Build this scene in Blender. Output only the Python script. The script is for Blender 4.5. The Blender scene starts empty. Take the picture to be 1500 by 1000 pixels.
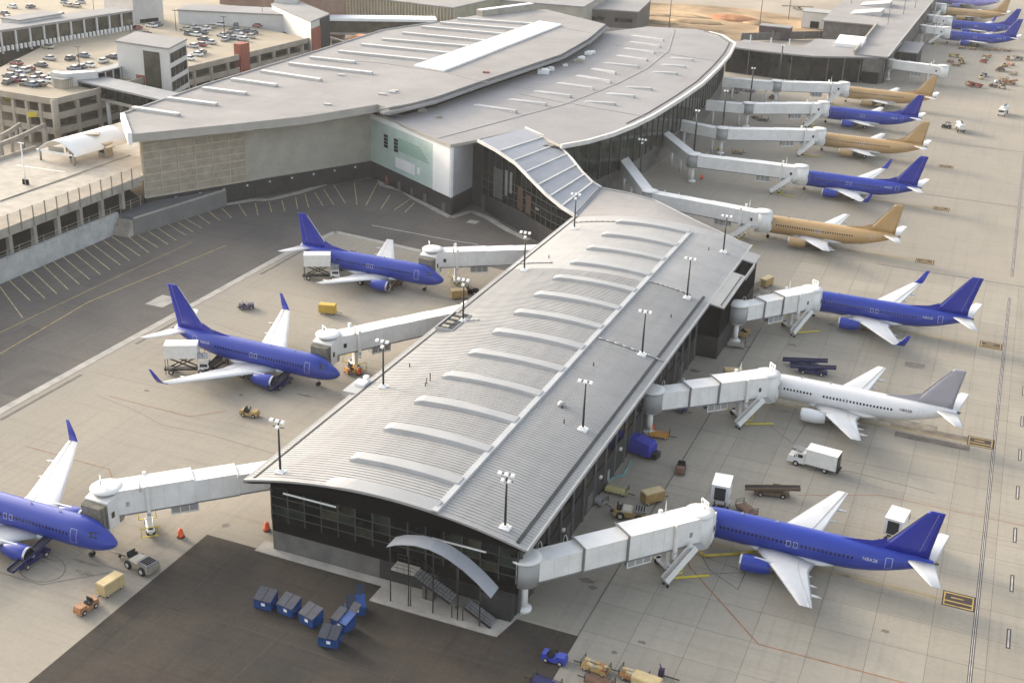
import bpy, bmesh, math, random
from mathutils import Vector, Matrix
R = math.radians
random.seed(7)
sc = bpy.context.scene
col = sc.collection

# ------------------------------------------------------------------ camera
FPX, PIT, ROL, YAW, CH = 1798.8, R(23.4906), R(2.1788), R(-21.4893), 87.655
_fw = Vector((math.sin(YAW)*math.cos(PIT), math.cos(YAW)*math.cos(PIT), -math.sin(PIT)))
_r = Vector((math.cos(YAW), -math.sin(YAW), 0)); _u = _r.cross(_fw)
_r2 = _r*math.cos(ROL) + _u*math.sin(ROL); _u2 = -_r*math.sin(ROL) + _u*math.cos(ROL)
cd = bpy.data.cameras.new('camera'); cam = bpy.data.objects.new('camera', cd); col.objects.link(cam)
M4 = Matrix((_r2, _u2, -_fw)).transposed().to_4x4(); M4.translation = (0, 0, CH)
cam.matrix_world = M4
cd.sensor_fit = 'HORIZONTAL'; cd.sensor_width = 36.0; cd.lens = FPX/1500*36
cd.clip_start = 1; cd.clip_end = 6000
sc.camera = cam

# ------------------------------------------------------------------ world, sun, exposure
SUN_EL = R(16.0)
SUN_DIR = Vector((-0.955*math.cos(SUN_EL), 0.296*math.cos(SUN_EL), math.sin(SUN_EL)))   # towards the sun
w = bpy.data.worlds.new('World'); sc.world = w; w.use_nodes = True
nt = w.node_tree; bg = nt.nodes['Background']
sky = nt.nodes.new('ShaderNodeTexSky'); sky.sky_type = 'NISHITA'; sky.sun_disc = False
sky.sun_elevation = SUN_EL
sky.sun_rotation = math.atan2(SUN_DIR.x, SUN_DIR.y)
sky.altitude = 50; sky.air_density = 1.0; sky.dust_density = 5.0; sky.ozone_density = 1.0
hs_ = nt.nodes.new('ShaderNodeHueSaturation'); hs_.inputs['Saturation'].default_value = .5
nt.links.new(sky.outputs[0], hs_.inputs['Color']); nt.links.new(hs_.outputs[0], bg.inputs[0]); bg.inputs[1].default_value = 0.15
sd = bpy.data.lights.new('sun', 'SUN'); sun = bpy.data.objects.new('sun', sd); col.objects.link(sun)
sd.energy = 0.80; sd.angle = R(6); sd.color = (1.0, 0.84, 0.64)
sun.rotation_euler = SUN_DIR.to_track_quat('Z', 'Y').to_euler(); sun.location = SUN_DIR*400
sc.view_settings.view_transform = 'Standard'; sc.view_settings.look = 'None'
sc.view_settings.exposure = 1.82; sc.view_settings.gamma = 1.0
sc.view_settings.use_curve_mapping = False
sc.cycles.max_bounces = 6; sc.cycles.volume_bounces = 0

# ------------------------------------------------------------------ helpers
def at(px, py, z=0.0):
    """point of the place seen at photo pixel (px, py) on the level z"""
    d = _fw + _r2*((px-750)/FPX) + _u2*((500-py)/FPX)
    t = (z-CH)/d.z
    return Vector((d.x*t, d.y*t, z))

def tag(o, label=None, cat=None, group=None, kind=None):
    if label: o['label'] = label
    if cat: o['category'] = cat
    if group: o['group'] = group
    if kind: o['kind'] = kind
    return o

ROOT = {}
def thing(name, label, cat, loc=(0, 0, 0), rz=0.0, group=None):
    o = bpy.data.objects.new(name, None); col.objects.link(o)
    o.empty_display_size = .5
    o.location = loc; o.rotation_euler = (0, 0, rz)
    ROOT[o.name] = Vector(loc)
    return tag(o, label, cat, group)

MATS = {}
def mat(name, c=(.5, .5, .5), rough=.6, metal=0.0, var=.08, scale=.25, var2=None, spec=.4, bump=0.0, bscale=8.0, rnd=0.0, emit=None, coat=0.0, streak=None, alpha=None, fine=0.0, tracks=0.0):
    if name in MATS: return MATS[name]
    m = bpy.data.materials.new(name); m.use_nodes = True
    t = m.node_tree; b = t.nodes['Principled BSDF']; N = t.nodes; L = t.links
    b.inputs['Roughness'].default_value = rough; b.inputs['Metallic'].default_value = metal
    b.inputs['Specular IOR Level'].default_value = spec
    if coat: b.inputs['Coat Weight'].default_value = coat; b.inputs['Coat Roughness'].default_value = .12
    tc = N.new('ShaderNodeNewGeometry')
    mp = N.new('ShaderNodeMapping'); L.new(tc.outputs['Position'], mp.inputs[0])
    if streak: mp.inputs['Scale'].default_value = streak
    n = N.new('ShaderNodeTexNoise'); n.inputs['Scale'].default_value = scale; n.inputs['Detail'].default_value = 6; n.inputs['Roughness'].default_value = .62
    L.new(mp.outputs[0], n.inputs['Vector'])
    c2 = var2 if var2 else tuple(x*(1-var*2.2) for x in c)
    c1 = c if var2 else tuple(min(1, x*(1+var)) for x in c)
    cr = N.new('ShaderNodeValToRGB'); cr.color_ramp.elements[0].position = .32; cr.color_ramp.elements[1].position = .68
    cr.color_ramp.elements[0].color = (*c2, 1); cr.color_ramp.elements[1].color = (*c1, 1)
    L.new(n.outputs[0], cr.inputs[0]); out = cr.outputs[0]
    if fine:
        f = N.new('ShaderNodeTexNoise'); f.inputs['Scale'].default_value = 1.6; f.inputs['Detail'].default_value = 8; f.inputs['Roughness'].default_value = .7
        L.new(tc.outputs['Position'], f.inputs['Vector'])
        fr = N.new('ShaderNodeMapRange'); fr.inputs[1].default_value = .3; fr.inputs[2].default_value = .7; fr.inputs[3].default_value = 1-fine; fr.inputs[4].default_value = 1+fine
        L.new(f.outputs[0], fr.inputs[0])
        fx = N.new('ShaderNodeMix'); fx.data_type = 'RGBA'; fx.blend_type = 'MULTIPLY'; fx.inputs[0].default_value = 1
        L.new(out, fx.inputs[6]); L.new(fr.outputs[0], fx.inputs[7]); out = fx.outputs[2]
    for sc_, am in (((.035, .9, 1), tracks), ((.9, .03, 1), tracks*.8)):
        if not tracks: continue
        m2 = N.new('ShaderNodeMapping'); m2.inputs['Scale'].default_value = sc_; L.new(tc.outputs['Position'], m2.inputs[0])
        f = N.new('ShaderNodeTexNoise'); f.inputs['Scale'].default_value = 1.0; f.inputs['Detail'].default_value = 5; f.inputs['Roughness'].default_value = .65
        L.new(m2.outputs[0], f.inputs['Vector'])
        fr = N.new('ShaderNodeMapRange'); fr.inputs[1].default_value = .52; fr.inputs[2].default_value = .74; fr.inputs[3].default_value = 1; fr.inputs[4].default_value = 1-am
        L.new(f.outputs[0], fr.inputs[0])
        fx = N.new('ShaderNodeMix'); fx.data_type = 'RGBA'; fx.blend_type = 'MULTIPLY'; fx.inputs[0].default_value = 1
        L.new(out, fx.inputs[6]); L.new(fr.outputs[0], fx.inputs[7]); out = fx.outputs[2]
    if rnd:
        oi = N.new('ShaderNodeObjectInfo'); mr = N.new('ShaderNodeMapRange')
        mr.inputs[3].default_value = 1-rnd; mr.inputs[4].default_value = 1+rnd
        L.new(oi.outputs['Random'], mr.inputs[0])
        mx = N.new('ShaderNodeMix'); mx.data_type = 'RGBA'; mx.blend_type = 'MULTIPLY'; mx.inputs[0].default_value = 1
        L.new(out, mx.inputs[6]); L.new(mr.outputs[0], mx.inputs[7]); out = mx.outputs[2]
    L.new(out, b.inputs['Base Color'])
    if bump:
        n2 = N.new('ShaderNodeTexNoise'); n2.inputs['Scale'].default_value = bscale; n2.inputs['Detail'].default_value = 3
        L.new(tc.outputs['Position'], n2.inputs['Vector'])
        bp = N.new('ShaderNodeBump'); bp.inputs['Strength'].default_value = bump; bp.inputs['Distance'].default_value = .05
        L.new(n2.outputs[0], bp.inputs['Height']); L.new(bp.outputs[0], b.inputs['Normal'])
    if emit:
        b.inputs['Emission Color'].default_value = (*emit[0], 1); b.inputs['Emission Strength'].default_value = emit[1]
    MATS[name] = m
    return m

class MB:
    def __init__(s): s.v = []; s.f = []; s.mi = []; s.sm = []
    def face(s, idx, m=0, smooth=False): s.f.append(idx); s.mi.append(m); s.sm.append(smooth)
    def add(s, vs, fs, m=0, smooth=False):
        o = len(s.v); s.v += [tuple(p) for p in vs]
        for f in fs: s.face([i+o for i in f], m, smooth)
        return s
    def quad(s, a, b, c, d, m=0): return s.add([a, b, c, d], [(0, 1, 2, 3)], m)
    HX = [(0, 3, 2, 1), (4, 5, 6, 7), (0, 1, 5, 4), (1, 2, 6, 5), (2, 3, 7, 6), (3, 0, 4, 7)]
    def hexa(s, p, m=0): return s.add(p, MB.HX, m)
    def box(s, x0, x1, y0, y1, z0, z1, m=0):
        return s.hexa([(x0, y0, z0), (x1, y0, z0), (x1, y1, z0), (x0, y1, z0), (x0, y0, z1), (x1, y0, z1), (x1, y1, z1), (x0, y1, z1)], m)
    def cbox(s, c, d, rz=0, m=0):
        """box centred at c (bottom centre z), size d, turned about z"""
        ca, sa = math.cos(rz), math.sin(rz); p = []
        for z in (0, d[2]):
            for sx, sy in ((-1, -1), (1, -1), (1, 1), (-1, 1)):
                x, y = sx*d[0]/2, sy*d[1]/2
                p.append((c[0]+x*ca-y*sa, c[1]+x*sa+y*ca, c[2]+z))
        return s.hexa(p, m)
    def taper(s, c, d0, d1, h, m=0, sh=(0, 0)):
        p = []
        for (dx, dy), z, o in ((d0, 0, (0, 0)), (d1, h, sh)):
            for sx, sy in ((-1, -1), (1, -1), (1, 1), (-1, 1)): p.append((c[0]+o[0]+sx*dx/2, c[1]+o[1]+sy*dy/2, c[2]+z))
        return s.hexa(p, m)
    def beam(s, a, b, wd, ht, m=0):
        """bar from a to b, wd wide (level), ht high, a/b on its axis"""
        a, b = Vector(a), Vector(b); d = (b-a).normalized()
        sd = d.cross(Vector((0, 0, 1)))
        sd = Vector((1, 0, 0)) if sd.length < 1e-5 else sd.normalized()
        up = sd.cross(d).normalized(); p = []
        for q in (a, b):
            for i, j in ((-1, -1), (1, -1), (1, 1), (-1, 1)): p.append(q+sd*(i*wd/2)+up*(j*ht/2))
        return s.add(p, MB.HX, m)
    def prism(s, poly, z0, z1, m=0, mtop=None):
        n = len(poly)
        zz0 = z0 if isinstance(z0, (list, tuple)) else [z0]*n
        zz1 = z1 if isinstance(z1, (list, tuple)) else [z1]*n
        vs = [(p[0], p[1], z) for p, z in zip(poly, zz0)] + [(p[0], p[1], z) for p, z in zip(poly, zz1)]
        s.add(vs, [tuple(range(n))[::-1]]+[(i, (i+1) % n, n+(i+1) % n, n+i) for i in range(n)], m)
        o = len(s.v)-2*n
        s.face([o+n+i for i in range(n)], m if mtop is None else mtop)
        return s
    def loft(s, rings, m=0, smooth=True, cap=True, close=True):
        n = len(rings[0]); o = len(s.v)
        for r in rings: s.v += [tuple(p) for p in r]
        k = n if close else n-1
        for i in range(len(rings)-1):
            for j in range(k):
                a = o+i*n+j; b = o+i*n+(j+1) % n
                s.face([a, b, b+n, a+n], m, smooth)
        if cap:
            s.face([o+j for j in range(n)][::-1], m); s.face([o+(len(rings)-1)*n+j for j in range(n)], m)
        return s
    def tube(s, a, b, r0, r1=None, n=8, m=0, cap=True):
        a, b = Vector(a), Vector(b); r1 = r0 if r1 is None else r1
        d = (b-a).normalized(); x = d.orthogonal().normalized(); y = d.cross(x)
        return s.loft([[q+x*(r*math.cos(2*math.pi*i/n))+y*(r*math.sin(2*math.pi*i/n)) for i in range(n)] for q, r in ((a, r0), (b, r1))], m, True, cap)
    def pipe(s, pts, r, n=6, m=0):
        for a, b in zip(pts[:-1], pts[1:]): s.tube(a, b, r, r, n, m)
        return s
    def lathe(s, prof, c, ax='Z', n=16, m=0, cap=True):
        rings = []
        for r, h in prof:
            rg = []
            for i in range(n):
                a = 2*math.pi*i/n; x, y = r*math.cos(a), r*math.sin(a)
                rg.append({'Z': (c[0]+x, c[1]+y, c[2]+h), 'X': (c[0]+h, c[1]+x, c[2]+y), 'Y': (c[0]+x, c[1]+h, c[2]+y)}[ax])
            rings.append(rg)
        return s.loft(rings, m, True, cap)
    def mesh(s, name, mats, off=None):
        me = bpy.data.meshes.new(name)
        v = s.v if off is None else [(p[0]-off[0], p[1]-off[1], p[2]-off[2]) for p in s.v]
        me.from_pydata(v, [], s.f)
        for mm in (mats if isinstance(mats, (list, tuple)) else [mats]): me.materials.append(mm)
        me.polygons.foreach_set('material_index', s.mi); me.polygons.foreach_set('use_smooth', s.sm)
        bm = bmesh.new(); bm.from_mesh(me); bmesh.ops.recalc_face_normals(bm, faces=bm.faces); bm.to_mesh(me); bm.free()
        return me
    def build(s, name, mats, parent=None, world=False, loc=None):
        """world=True: vertices were given in world coordinates"""
        off = None
        if world:
            off = ROOT[parent.name] if parent is not None else loc
        o = bpy.data.objects.new(name, s.mesh(name, mats, off)); col.objects.link(o)
        if parent is not None:
            o.parent = parent
            if world: ROOT[o.name] = ROOT[parent.name]
        if loc is not None and parent is None: o.location = loc
        return o

def piece(me, name, parent, loc=(0, 0, 0), rot=None):
    o = bpy.data.objects.new(name, me); col.objects.link(o); o.parent = parent; o.location = loc
    if rot is not None: o.rotation_euler = rot
    return o

def copy_tree(o, parent=None):
    c = o.copy(); col.objects.link(c); c.parent = parent
    for ch in o.children: copy_tree(ch, c)
    return c

def struct(name, mb, mats, kind='structure', label=None):
    o = mb.build(name, mats); o['kind'] = kind
    if label: o['label'] = label
    ROOT[o.name] = Vector((0, 0, 0))
    return o

# ------------------------------------------------------------------ materials
concrete = mat('concrete_apron', (.312, .274, .216), .85, var2=(.258, .234, .192), scale=.035, bump=.1, spec=.2, fine=.07, tracks=.16)
slab_m = mat('concrete_slab', (.322, .287, .228), .85, var2=(.272, .247, .202), scale=.05, rnd=.06, spec=.2, fine=.06, tracks=.16)
joint_m = mat('joint_seal', (.14, .127, .108), .9, var=.1)
asphalt = mat('asphalt', (.145, .128, .110), .9, var2=(.092, .085, .077), scale=.05, bump=.2, bscale=3, spec=.2, fine=.12, tracks=.2)
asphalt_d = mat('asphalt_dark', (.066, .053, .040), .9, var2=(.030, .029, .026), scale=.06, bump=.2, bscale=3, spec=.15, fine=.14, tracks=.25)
patch_m = mat('asphalt_patch', (.10, .088, .078), .9, var=.12)
sand = mat('sandy_ground', (.40, .28, .16), .95, var=.3, scale=.03, spec=.1)
sand_r = mat('red_earth', (.42, .20, .10), .95, var=.2, scale=.1, spec=.1)
pave = mat('pale_paving', (.33, .285, .225), .9, var=.1, scale=.03, spec=.15)
kerb_m = mat('kerb_concrete', (.38, .35, .305), .85, var=.12, scale=.4)
white_line = mat('white_paint', (.72, .70, .65), .7, var=.12, scale=.8)
yellow_line = mat('yellow_paint', (.42, .30, .09), .75, var=.2, scale=.6)
black_line = mat('black_paint', (.05, .032, .03), .8, var=.1)
red_line = mat('rust_line', (.28, .14, .07), .8, var=.2, scale=1)
stain_m = mat('oil_stain', (.165, .14, .113), .8, var=.2, scale=.5)
roof_m = mat('seamed_metal_roof', (.345, .337, .322), .62, .1, var=.06, scale=.12, spec=.4, fine=.04, tracks=.12)
seam_m = mat('roof_seam', (.28, .272, .26), .62, .1, var=.05)
rib_m = mat('rib_metal', (.36, .358, .35), .6, .1, var=.04)
membrane = mat('roof_membrane', (.295, .28, .268), .9, var=.07, scale=.07, spec=.12, fine=.05, tracks=.10)
membrane_b = mat('roof_membrane_pale', (.285, .275, .27), .9, var=.07, scale=.05, spec=.12, fine=.05, tracks=.10)
white_m = mat('white_coating', (.84, .83, .80), .55, var=.03)
fascia_m = mat('fascia_metal', (.38, .355, .315), .5, .1, var=.05)
gutter_m = mat('gutter_dark', (.03, .03, .03), .6)
black_m = mat('black_cladding', (.004, .004, .004), .9, var=.1, spec=.05)
dark_glass = mat('dark_glass', (.006, .0075, .007), .12, var=.4, scale=.3, spec=.22)
green_glass = mat('greenish_glass', (.022, .03, .022), .10, var=.6, scale=.25, spec=.3)
mullion_m = mat('mullion_dark', (.05, .05, .046), .5)
frame_tan = mat('tan_frame', (.46, .39, .29), .6, var=.06)
conc_wall = mat('concrete_wall', (.135, .125, .112), .9, var=.15, scale=.5)
conc_dark = mat('charcoal_block', (.036, .034, .032), .9, var=.15, scale=.6)
conc_light = mat('light_concrete', (.36, .325, .27), .85, var=.12, scale=.3)
barrier_m = mat('barrier_concrete', (.62, .53, .40), .85, var=.08, scale=.3)
panel_tan = mat('tan_metal_panel', (.38, .35, .29), .6, .05, var=.07, scale=.3, fine=.05)
sunlit_gold = mat('sunlit_gold_wall', (.62, .44, .20), .8, var=.1, scale=.3)  # golden tone is low sunlight put into the wall colour
teal_m = mat('pale_teal_panel', (.50, .60, .53), .6, var=.05, scale=.3)
teal_d = mat('green_stripe', (.27, .42, .33), .6, var=.05)
brick_red = mat('red_brick', (.30, .085, .05), .85, var=.15, scale=1.5)
steel_dark = mat('dark_steel', (.035, .033, .03), .5, .3)
steel_m = mat('galvanised_steel', (.46, .46, .45), .45, .5, var=.06)
rubber = mat('tyre_rubber', (.02, .02, .02), .85)
hub_m = mat('wheel_hub', (.55, .53, .48), .5, .2)
grey_line=mat('grey_white_paint', (.42, .40, .36), .75, var=.15, scale=.8)
glass_fence = bpy.data.materials.new('tinted_screen'); glass_fence.use_nodes = True
_b = glass_fence.node_tree.nodes['Principled BSDF']; _b.inputs['Base Color'].default_value = (.62, .52, .40, 1); _b.inputs['Roughness'].default_value = .2; _b.inputs['Alpha'].default_value = .28
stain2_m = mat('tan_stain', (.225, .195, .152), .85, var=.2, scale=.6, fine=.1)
pale_yellow = mat('pale_yellow_paint', (.50, .42, .24), .75, var=.2, scale=.6)
# ------------------------------------------------------------------ ground
gb = MB(); gb.quad((-2500, -600, -.32), (2500, -600, -.32), (2500, 4000, -.32), (-2500, 4000, -.32))
ground = struct('ground', gb, pave)
ab = MB()
AX0, AX1 = -134.5, 160.0
apr = [(-134.5, 20), (AX1, 20), (AX1, 900), (-36, 900), (-36, 470), (-110, 470), (-134.5, 300)]
ab.prism(apr, -.3, -.016)
apron = struct('apron', ab, concrete)

# concrete slabs of the stand area, joint lines every 6.4 m x 6.2 m
sx, sy = 6.4, 6.204
xs = [9.6 + 6.4*k for k in range(-7, 5)]; xs[0] = -34.5
ys = [119.6 + sy*k for k in range(-4, 24)]
cells = [(i, j) for i in range(len(xs)-1) for j in range(len(ys)-1)]
def _seen(i, j):
    x, y = (xs[i]+xs[i+1])/2, (ys[j]+ys[j+1])/2
    d = Vector((x, y, -CH)); c = d.dot(_fw); return abs(d.dot(_r2)/c*FPX) < 800 and abs(d.dot(_u2)/c*FPX) < 545
cells = [c for c in cells if _seen(*c)]
cells = sorted(cells, key=lambda c: c[1])[:300]
JB = MB()
jx0, jx1 = min(c[0] for c in cells), max(c[0] for c in cells)+1
for i in range(jx0, jx1+1): JB.box(xs[i]-.03, xs[i]+.03, ys[0], ys[-1], -.015, -.005)
for j in range(len(ys)): JB.box(xs[0], xs[-1], ys[j]-.03, ys[j]+.03, -.015, -.0045)
jo = JB.build('joint_seal', joint_m, apron)
slabs = {}
for i, j in cells:
    wx, wy = xs[i+1]-xs[i], ys[j+1]-ys[j]; key = round(wx, 2)
    if key not in slabs:
        b = MB(); g = .022; c = .012
        b.hexa([(g, g, -.014), (wx-g, g, -.014), (wx-g, wy-g, -.014), (g, wy-g, -.014), (g+c, g+c, 0), (wx-g-c, g+c, 0), (wx-g-c, wy-g-c, 0), (g+c, wy-g-c, 0)])
        slabs[key] = b.mesh('concrete_slab', slab_m)
    piece(slabs[key], 'concrete_slab', apron, (xs[i], ys[j], random.uniform(-.002, .002)))

def strip(name, pts, wd, z, m, parent=apron):
    b = MB()
    for k9, (p, q) in enumerate(zip(pts[:-1], pts[1:])):
        z = z+(.0007 if k9 % 2 else -.0007)*(k9 > 0)
        p, q = Vector((p[0], p[1], 0)), Vector((q[0], q[1], 0)); d = (q-p).normalized(); n = Vector((-d.y, d.x, 0))*wd/2
        e = d*wd*.3
        b.prism([(p-n-e)[:2], (q-n+e)[:2], (q+n+e)[:2], (p+n-e)[:2]], z-.003, z)
    return b.build(name, m, parent)
def P(*a): return [at(x, y)[:2] for x, y in a]
# taxi-lane edge lines along the right of the stands
for dx, m, wd, z in ((0, black_line, .52, .008), (-.11, grey_line, .10, .012), (.11, grey_line, .10, .012)):
    strip('taxi_lane_line', [(8+dx, 60), (8+dx, 254)], wd, z, m)
    strip('taxi_lane_line', [(8+dx, 268), (8+dx, 470)], wd, z, m)
for k in range(-3, 20):
    y = 133.2 + 12.4*k
    strip('taxi_lane_dash', [(11.8, y-1.9), (11.8, y+1.9)], .5, .008, black_line)
    strip('taxi_lane_dash', [(11.8, y-1.75), (11.8, y+1.75)], .2, .012, grey_line)
# expansion joints
for x0, x1, y in ((-19, 60, 262.3), (-16, 60, 324), (-20, 60, 384.9)):
    strip('expansion_joint', [(x0, y), (x1, y)], .42, .006, joint_m)
strip('expansion_joint', [(-34.6, 98), (-34.6, 215)], .16, .006, joint_m)
# painted stand boxes (black panel, yellow bars)
for px, py in ((1405, 880), (1437, 648), (1452, 506), (1355, 383), (1379, 306), (1386, 244), (1345, 196)):
    c = at(px, py); b = MB(); b.box(c.x-2.0, c.x+1.9, c.y-1.7, c.y+1.7, .009, .012)
    bo = b.build('stand_marking', black_line, apron)
    b = MB()
    for k in range(4):
        yy = c.y-1.35+k*.9
        if k in (0, 1, 3): b.box(c.x-1.7, c.x+1.6, yy-.13, yy+.13, .0125, .016)
        else: b.box(c.x-1.0, c.x+.5, yy-.13, yy+.13, .0125, .016)
    for xx in (c.x-1.75, c.x+1.6): b.box(xx-.08, xx+.08, c.y-1.5, c.y+1.5, .0125, .0155)
    b.build('stand_marking_bar', yellow_line, bo)
# stand guide lines
for nx, ny in ((-30, 138.2), (-30.4, 183.7), (-30.8, 225.4), (-48.5, 268.9), (-47.8, 312.2)):
    for o in (-.28, .28): strip('lead_in_line', [(nx-2, ny+o), (nx+36, ny+o)], .14, .007, yellow_line)
strip('service_line', P((1000, 795), (1010, 830), (1111, 943)) + [(2, 119.6)], .2, .007, red_line)
strip('service_line', P((1170, 725), (1290, 725), (1500, 770)), .16, .007, red_line)
strip('service_line', P((1185, 688), (1245, 690), (1370, 722)), .16, .007, joint_m)
for c0 in ((1035, 850), (1045, 845)): pass
strip('gse_box_line', P((1020, 800), (1040, 835), (1081, 863), (1092, 838), (1030, 840)), .14, .007, stain_m)
strip('gse_box_line', P((1022, 812), (1091, 836)), .14, .007, stain_m)
strip('gse_box_line', P((1120, 617), (1162, 650), (1180, 622)), .14, .007, stain_m)
strip('service_line', P((37, 653), (160, 687), (168, 711)), .14, .007, red_line)
strip('service_line', P((160, 580), (278, 610), (330, 602)), .14, .007, red_line)
a0 = [at(62+34*math.cos(t), 832+20*math.sin(t)) for t in [R(-70+20*k) for k in range(13)]]
strip('gse_box_line', a0, .13, .007, stain_m)
strip('gse_box_line', P((0, 838), (60, 856), (160, 838)), .13, .007, stain_m)
# wear: stains with a shape of their own
def blob(px, py, rx, ry, z=.006, m=stain_m, name='stain'):
    c = at(px, py); b = MB(); n = 14; ph = random.random()*6
    b.prism([(c.x+rx*math.cos(2*math.pi*i/n)*(1+.25*math.sin(3*i+ph)), c.y+ry*math.sin(2*math.pi*i/n)*(1+.25*math.cos(2*i+ph))) for i in range(n)], z-.002, z)
    return b.build(name, m, apron)
for a in ((1297, 924, .5, .3), (868, 860, .6, .4), (860, 850, 1.1, .5), (1160, 505, .8, .5), (1018, 543, 1, .6), (331, 769, .5, .5), (1018, 480, .6, .4), (215, 572, .5, .3), (353, 578, .4, .3), (940, 940, .5, .3), (900, 955, .4, .3)): blob(*a)
for x0, x1, y in ((-6, 4, 181.5), (-7, 4, 184.6)):
    strip('dark_patch', [(x0, y), (x1, y)], 1.9, .0055, stain_m)

# oil and tyre stains under the parked aircraft
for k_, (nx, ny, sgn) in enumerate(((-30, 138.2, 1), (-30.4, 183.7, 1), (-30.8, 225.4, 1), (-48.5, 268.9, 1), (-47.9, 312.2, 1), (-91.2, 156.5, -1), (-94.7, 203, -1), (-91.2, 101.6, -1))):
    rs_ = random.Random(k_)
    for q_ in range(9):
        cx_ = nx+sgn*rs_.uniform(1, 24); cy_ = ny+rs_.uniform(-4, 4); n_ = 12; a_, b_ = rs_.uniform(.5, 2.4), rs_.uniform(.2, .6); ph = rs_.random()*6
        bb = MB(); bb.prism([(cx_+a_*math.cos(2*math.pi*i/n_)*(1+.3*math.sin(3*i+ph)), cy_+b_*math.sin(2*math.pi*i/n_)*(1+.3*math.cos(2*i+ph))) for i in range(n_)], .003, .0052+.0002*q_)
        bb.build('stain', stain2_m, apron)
# repaired slabs
for px, py, wx, wy in ((1340, 535, 3.4, 2.4), (1330, 620, 9, 2.2)):
    c = at(px, py); bb = MB(); bb.box(c.x-wx/2, c.x+wx/2, c.y-wy/2, c.y+wy/2, .002, .0058); bb.build('repair_patch', stain2_m, apron)
for wob in range(4):
    yy = 100+wob*33; pts_w = [(-85-8*q+random.uniform(-.6, .6), yy+random.uniform(-1.2, 1.2)+q*.8) for q in range(6)]
    strip('pavement_crack', pts_w, .07, .0045, stain_m)

# asphalt service road on the left of the stands
b = MB(); e1, e2, e3 = at(430, 372), at(493, 339), at(618, 367)
b.prism([(-172.6, 40), (-134.5, 40), (-134.5, e1.y), (e2.x, e2.y), (e3.x, e3.y), (-76, 219), (-76, 262), (-112, 262), (-140, 275), (-172.6, 230)], -.012, .010)
service_road = struct('service_road', b, asphalt)
b = MB()
for pts, hh in (([(-134.0, 40), (-134.0, e1.y)], .03), ([(-134.0, e1.y), (e2.x, e2.y-.5)], .03), ([(e2.x, e2.y-.4), (e3.x, e3.y-.4)], .03)):
    for p, q in zip(pts[:-1], pts[1:]): b.beam((p[0], p[1], .005), (q[0], q[1], .005), 1.5, .03)
b.build('edge_band', kerb_m, service_road)
b = MB(); b.beam((-131.9, 125, 0), (-131.9, 143, 0), .5, .03); b.beam((-131.9, 157, 0), (-131.9, 172, 0), .5, .03); b.beam((-131.9, 196, 0), (-131.9, 212, 0), .5, .03)
b.build('edge_drain', joint_m, apron)
strip('road_line', P((0, 518), (130, 442), (330, 360)), .22, .016, yellow_line, service_road)
strip('road_line', P((0, 487), (130, 425), (280, 355)), .16, .016, yellow_line, service_road)
strip('road_line', P((545, 330), (660, 352), (700, 358)), .16, .016, white_line, service_road)
for px, py in ((30, 495), (140, 405), (225, 398), (40, 560)):
    c = at(px, py); b = MB(); b.prism([(c.x-3, c.y-5), (c.x+3, c.y-5), (c.x+3, c.y+5), (c.x-3, c.y+5)], .011, .0145); b.build('asphalt_patch', patch_m, service_road)
c = at(238, 441); b = MB(); b.box(c.x-2, c.x+2, c.y-2.6, c.y+2.6, .011, .0155); b.build('pale_patch', kerb_m, service_road)
# parking bay lines: along the retaining wall, then round the terminal foot
bays = [((0, 420), (33, 465)), ((12, 409), (44, 440)), ((28, 401), (66, 437)), ((45, 394), (83, 430)), ((62, 387), (100, 424)), ((76, 381), (116, 416)), ((91, 375), (131, 409)), ((107, 369), (147, 402)), ((121, 363), (161, 395)), ((135, 357), (176, 388)), ((150, 351), (190, 382)), ((162, 345), (205, 375)), ((182, 342), (218, 370)), ((202, 344), (232, 363)), ((216, 338), (246, 358)), ((228, 332), (258, 352)), ((242, 326), (273, 345)), ((255, 322), (283, 340)), ((266, 317), (295, 334)), ((287, 313), (308, 328)), ((305, 309), (322, 323)), ((325, 305), (339, 319)), ((350, 300), (361, 317)), ((374, 298), (378, 315)), ((394, 296), (398, 311)), ((413, 294), (417, 309)), ((433, 289), (436, 306)), ((447, 285), (452, 304)), ((461, 282), (473, 301)), ((474, 277), (489, 300)), ((489, 271), (506, 298)), ((519, 268), (523, 300)), ((553, 268), (536, 301)), ((571, 286), (558, 306)), ((600, 292), (577, 308)), ((607, 297), (593, 311))]
for p, q in bays: strip('parking_line', P(p, q), .2, .0165, pale_yellow, service_road)
# kerb and walk round the terminal foot
kp = [at(x, y) for x, y in ((258, 320), (270, 312), (330, 300), (372, 293), (394, 293), (440, 282), (500, 262), (545, 256), (556, 262), (560, 272), (592, 280), (605, 290), (660, 319), (690, 310), (712, 318), (745, 338), (775, 352))]
b = MB()
for p, q in zip(kp[:-1], kp[1:]): b.beam((p.x, p.y, .07), (q.x, q.y, .07), 1.5, .14)
b.build('kerb', kerb_m, service_road)
b = MB(); c = at(693, 325); b.box(c.x-1.2, c.x+1.2, c.y-1.2, c.y+1.2, .011, .02); b.build('pale_patch', kerb_m, service_road)

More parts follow.
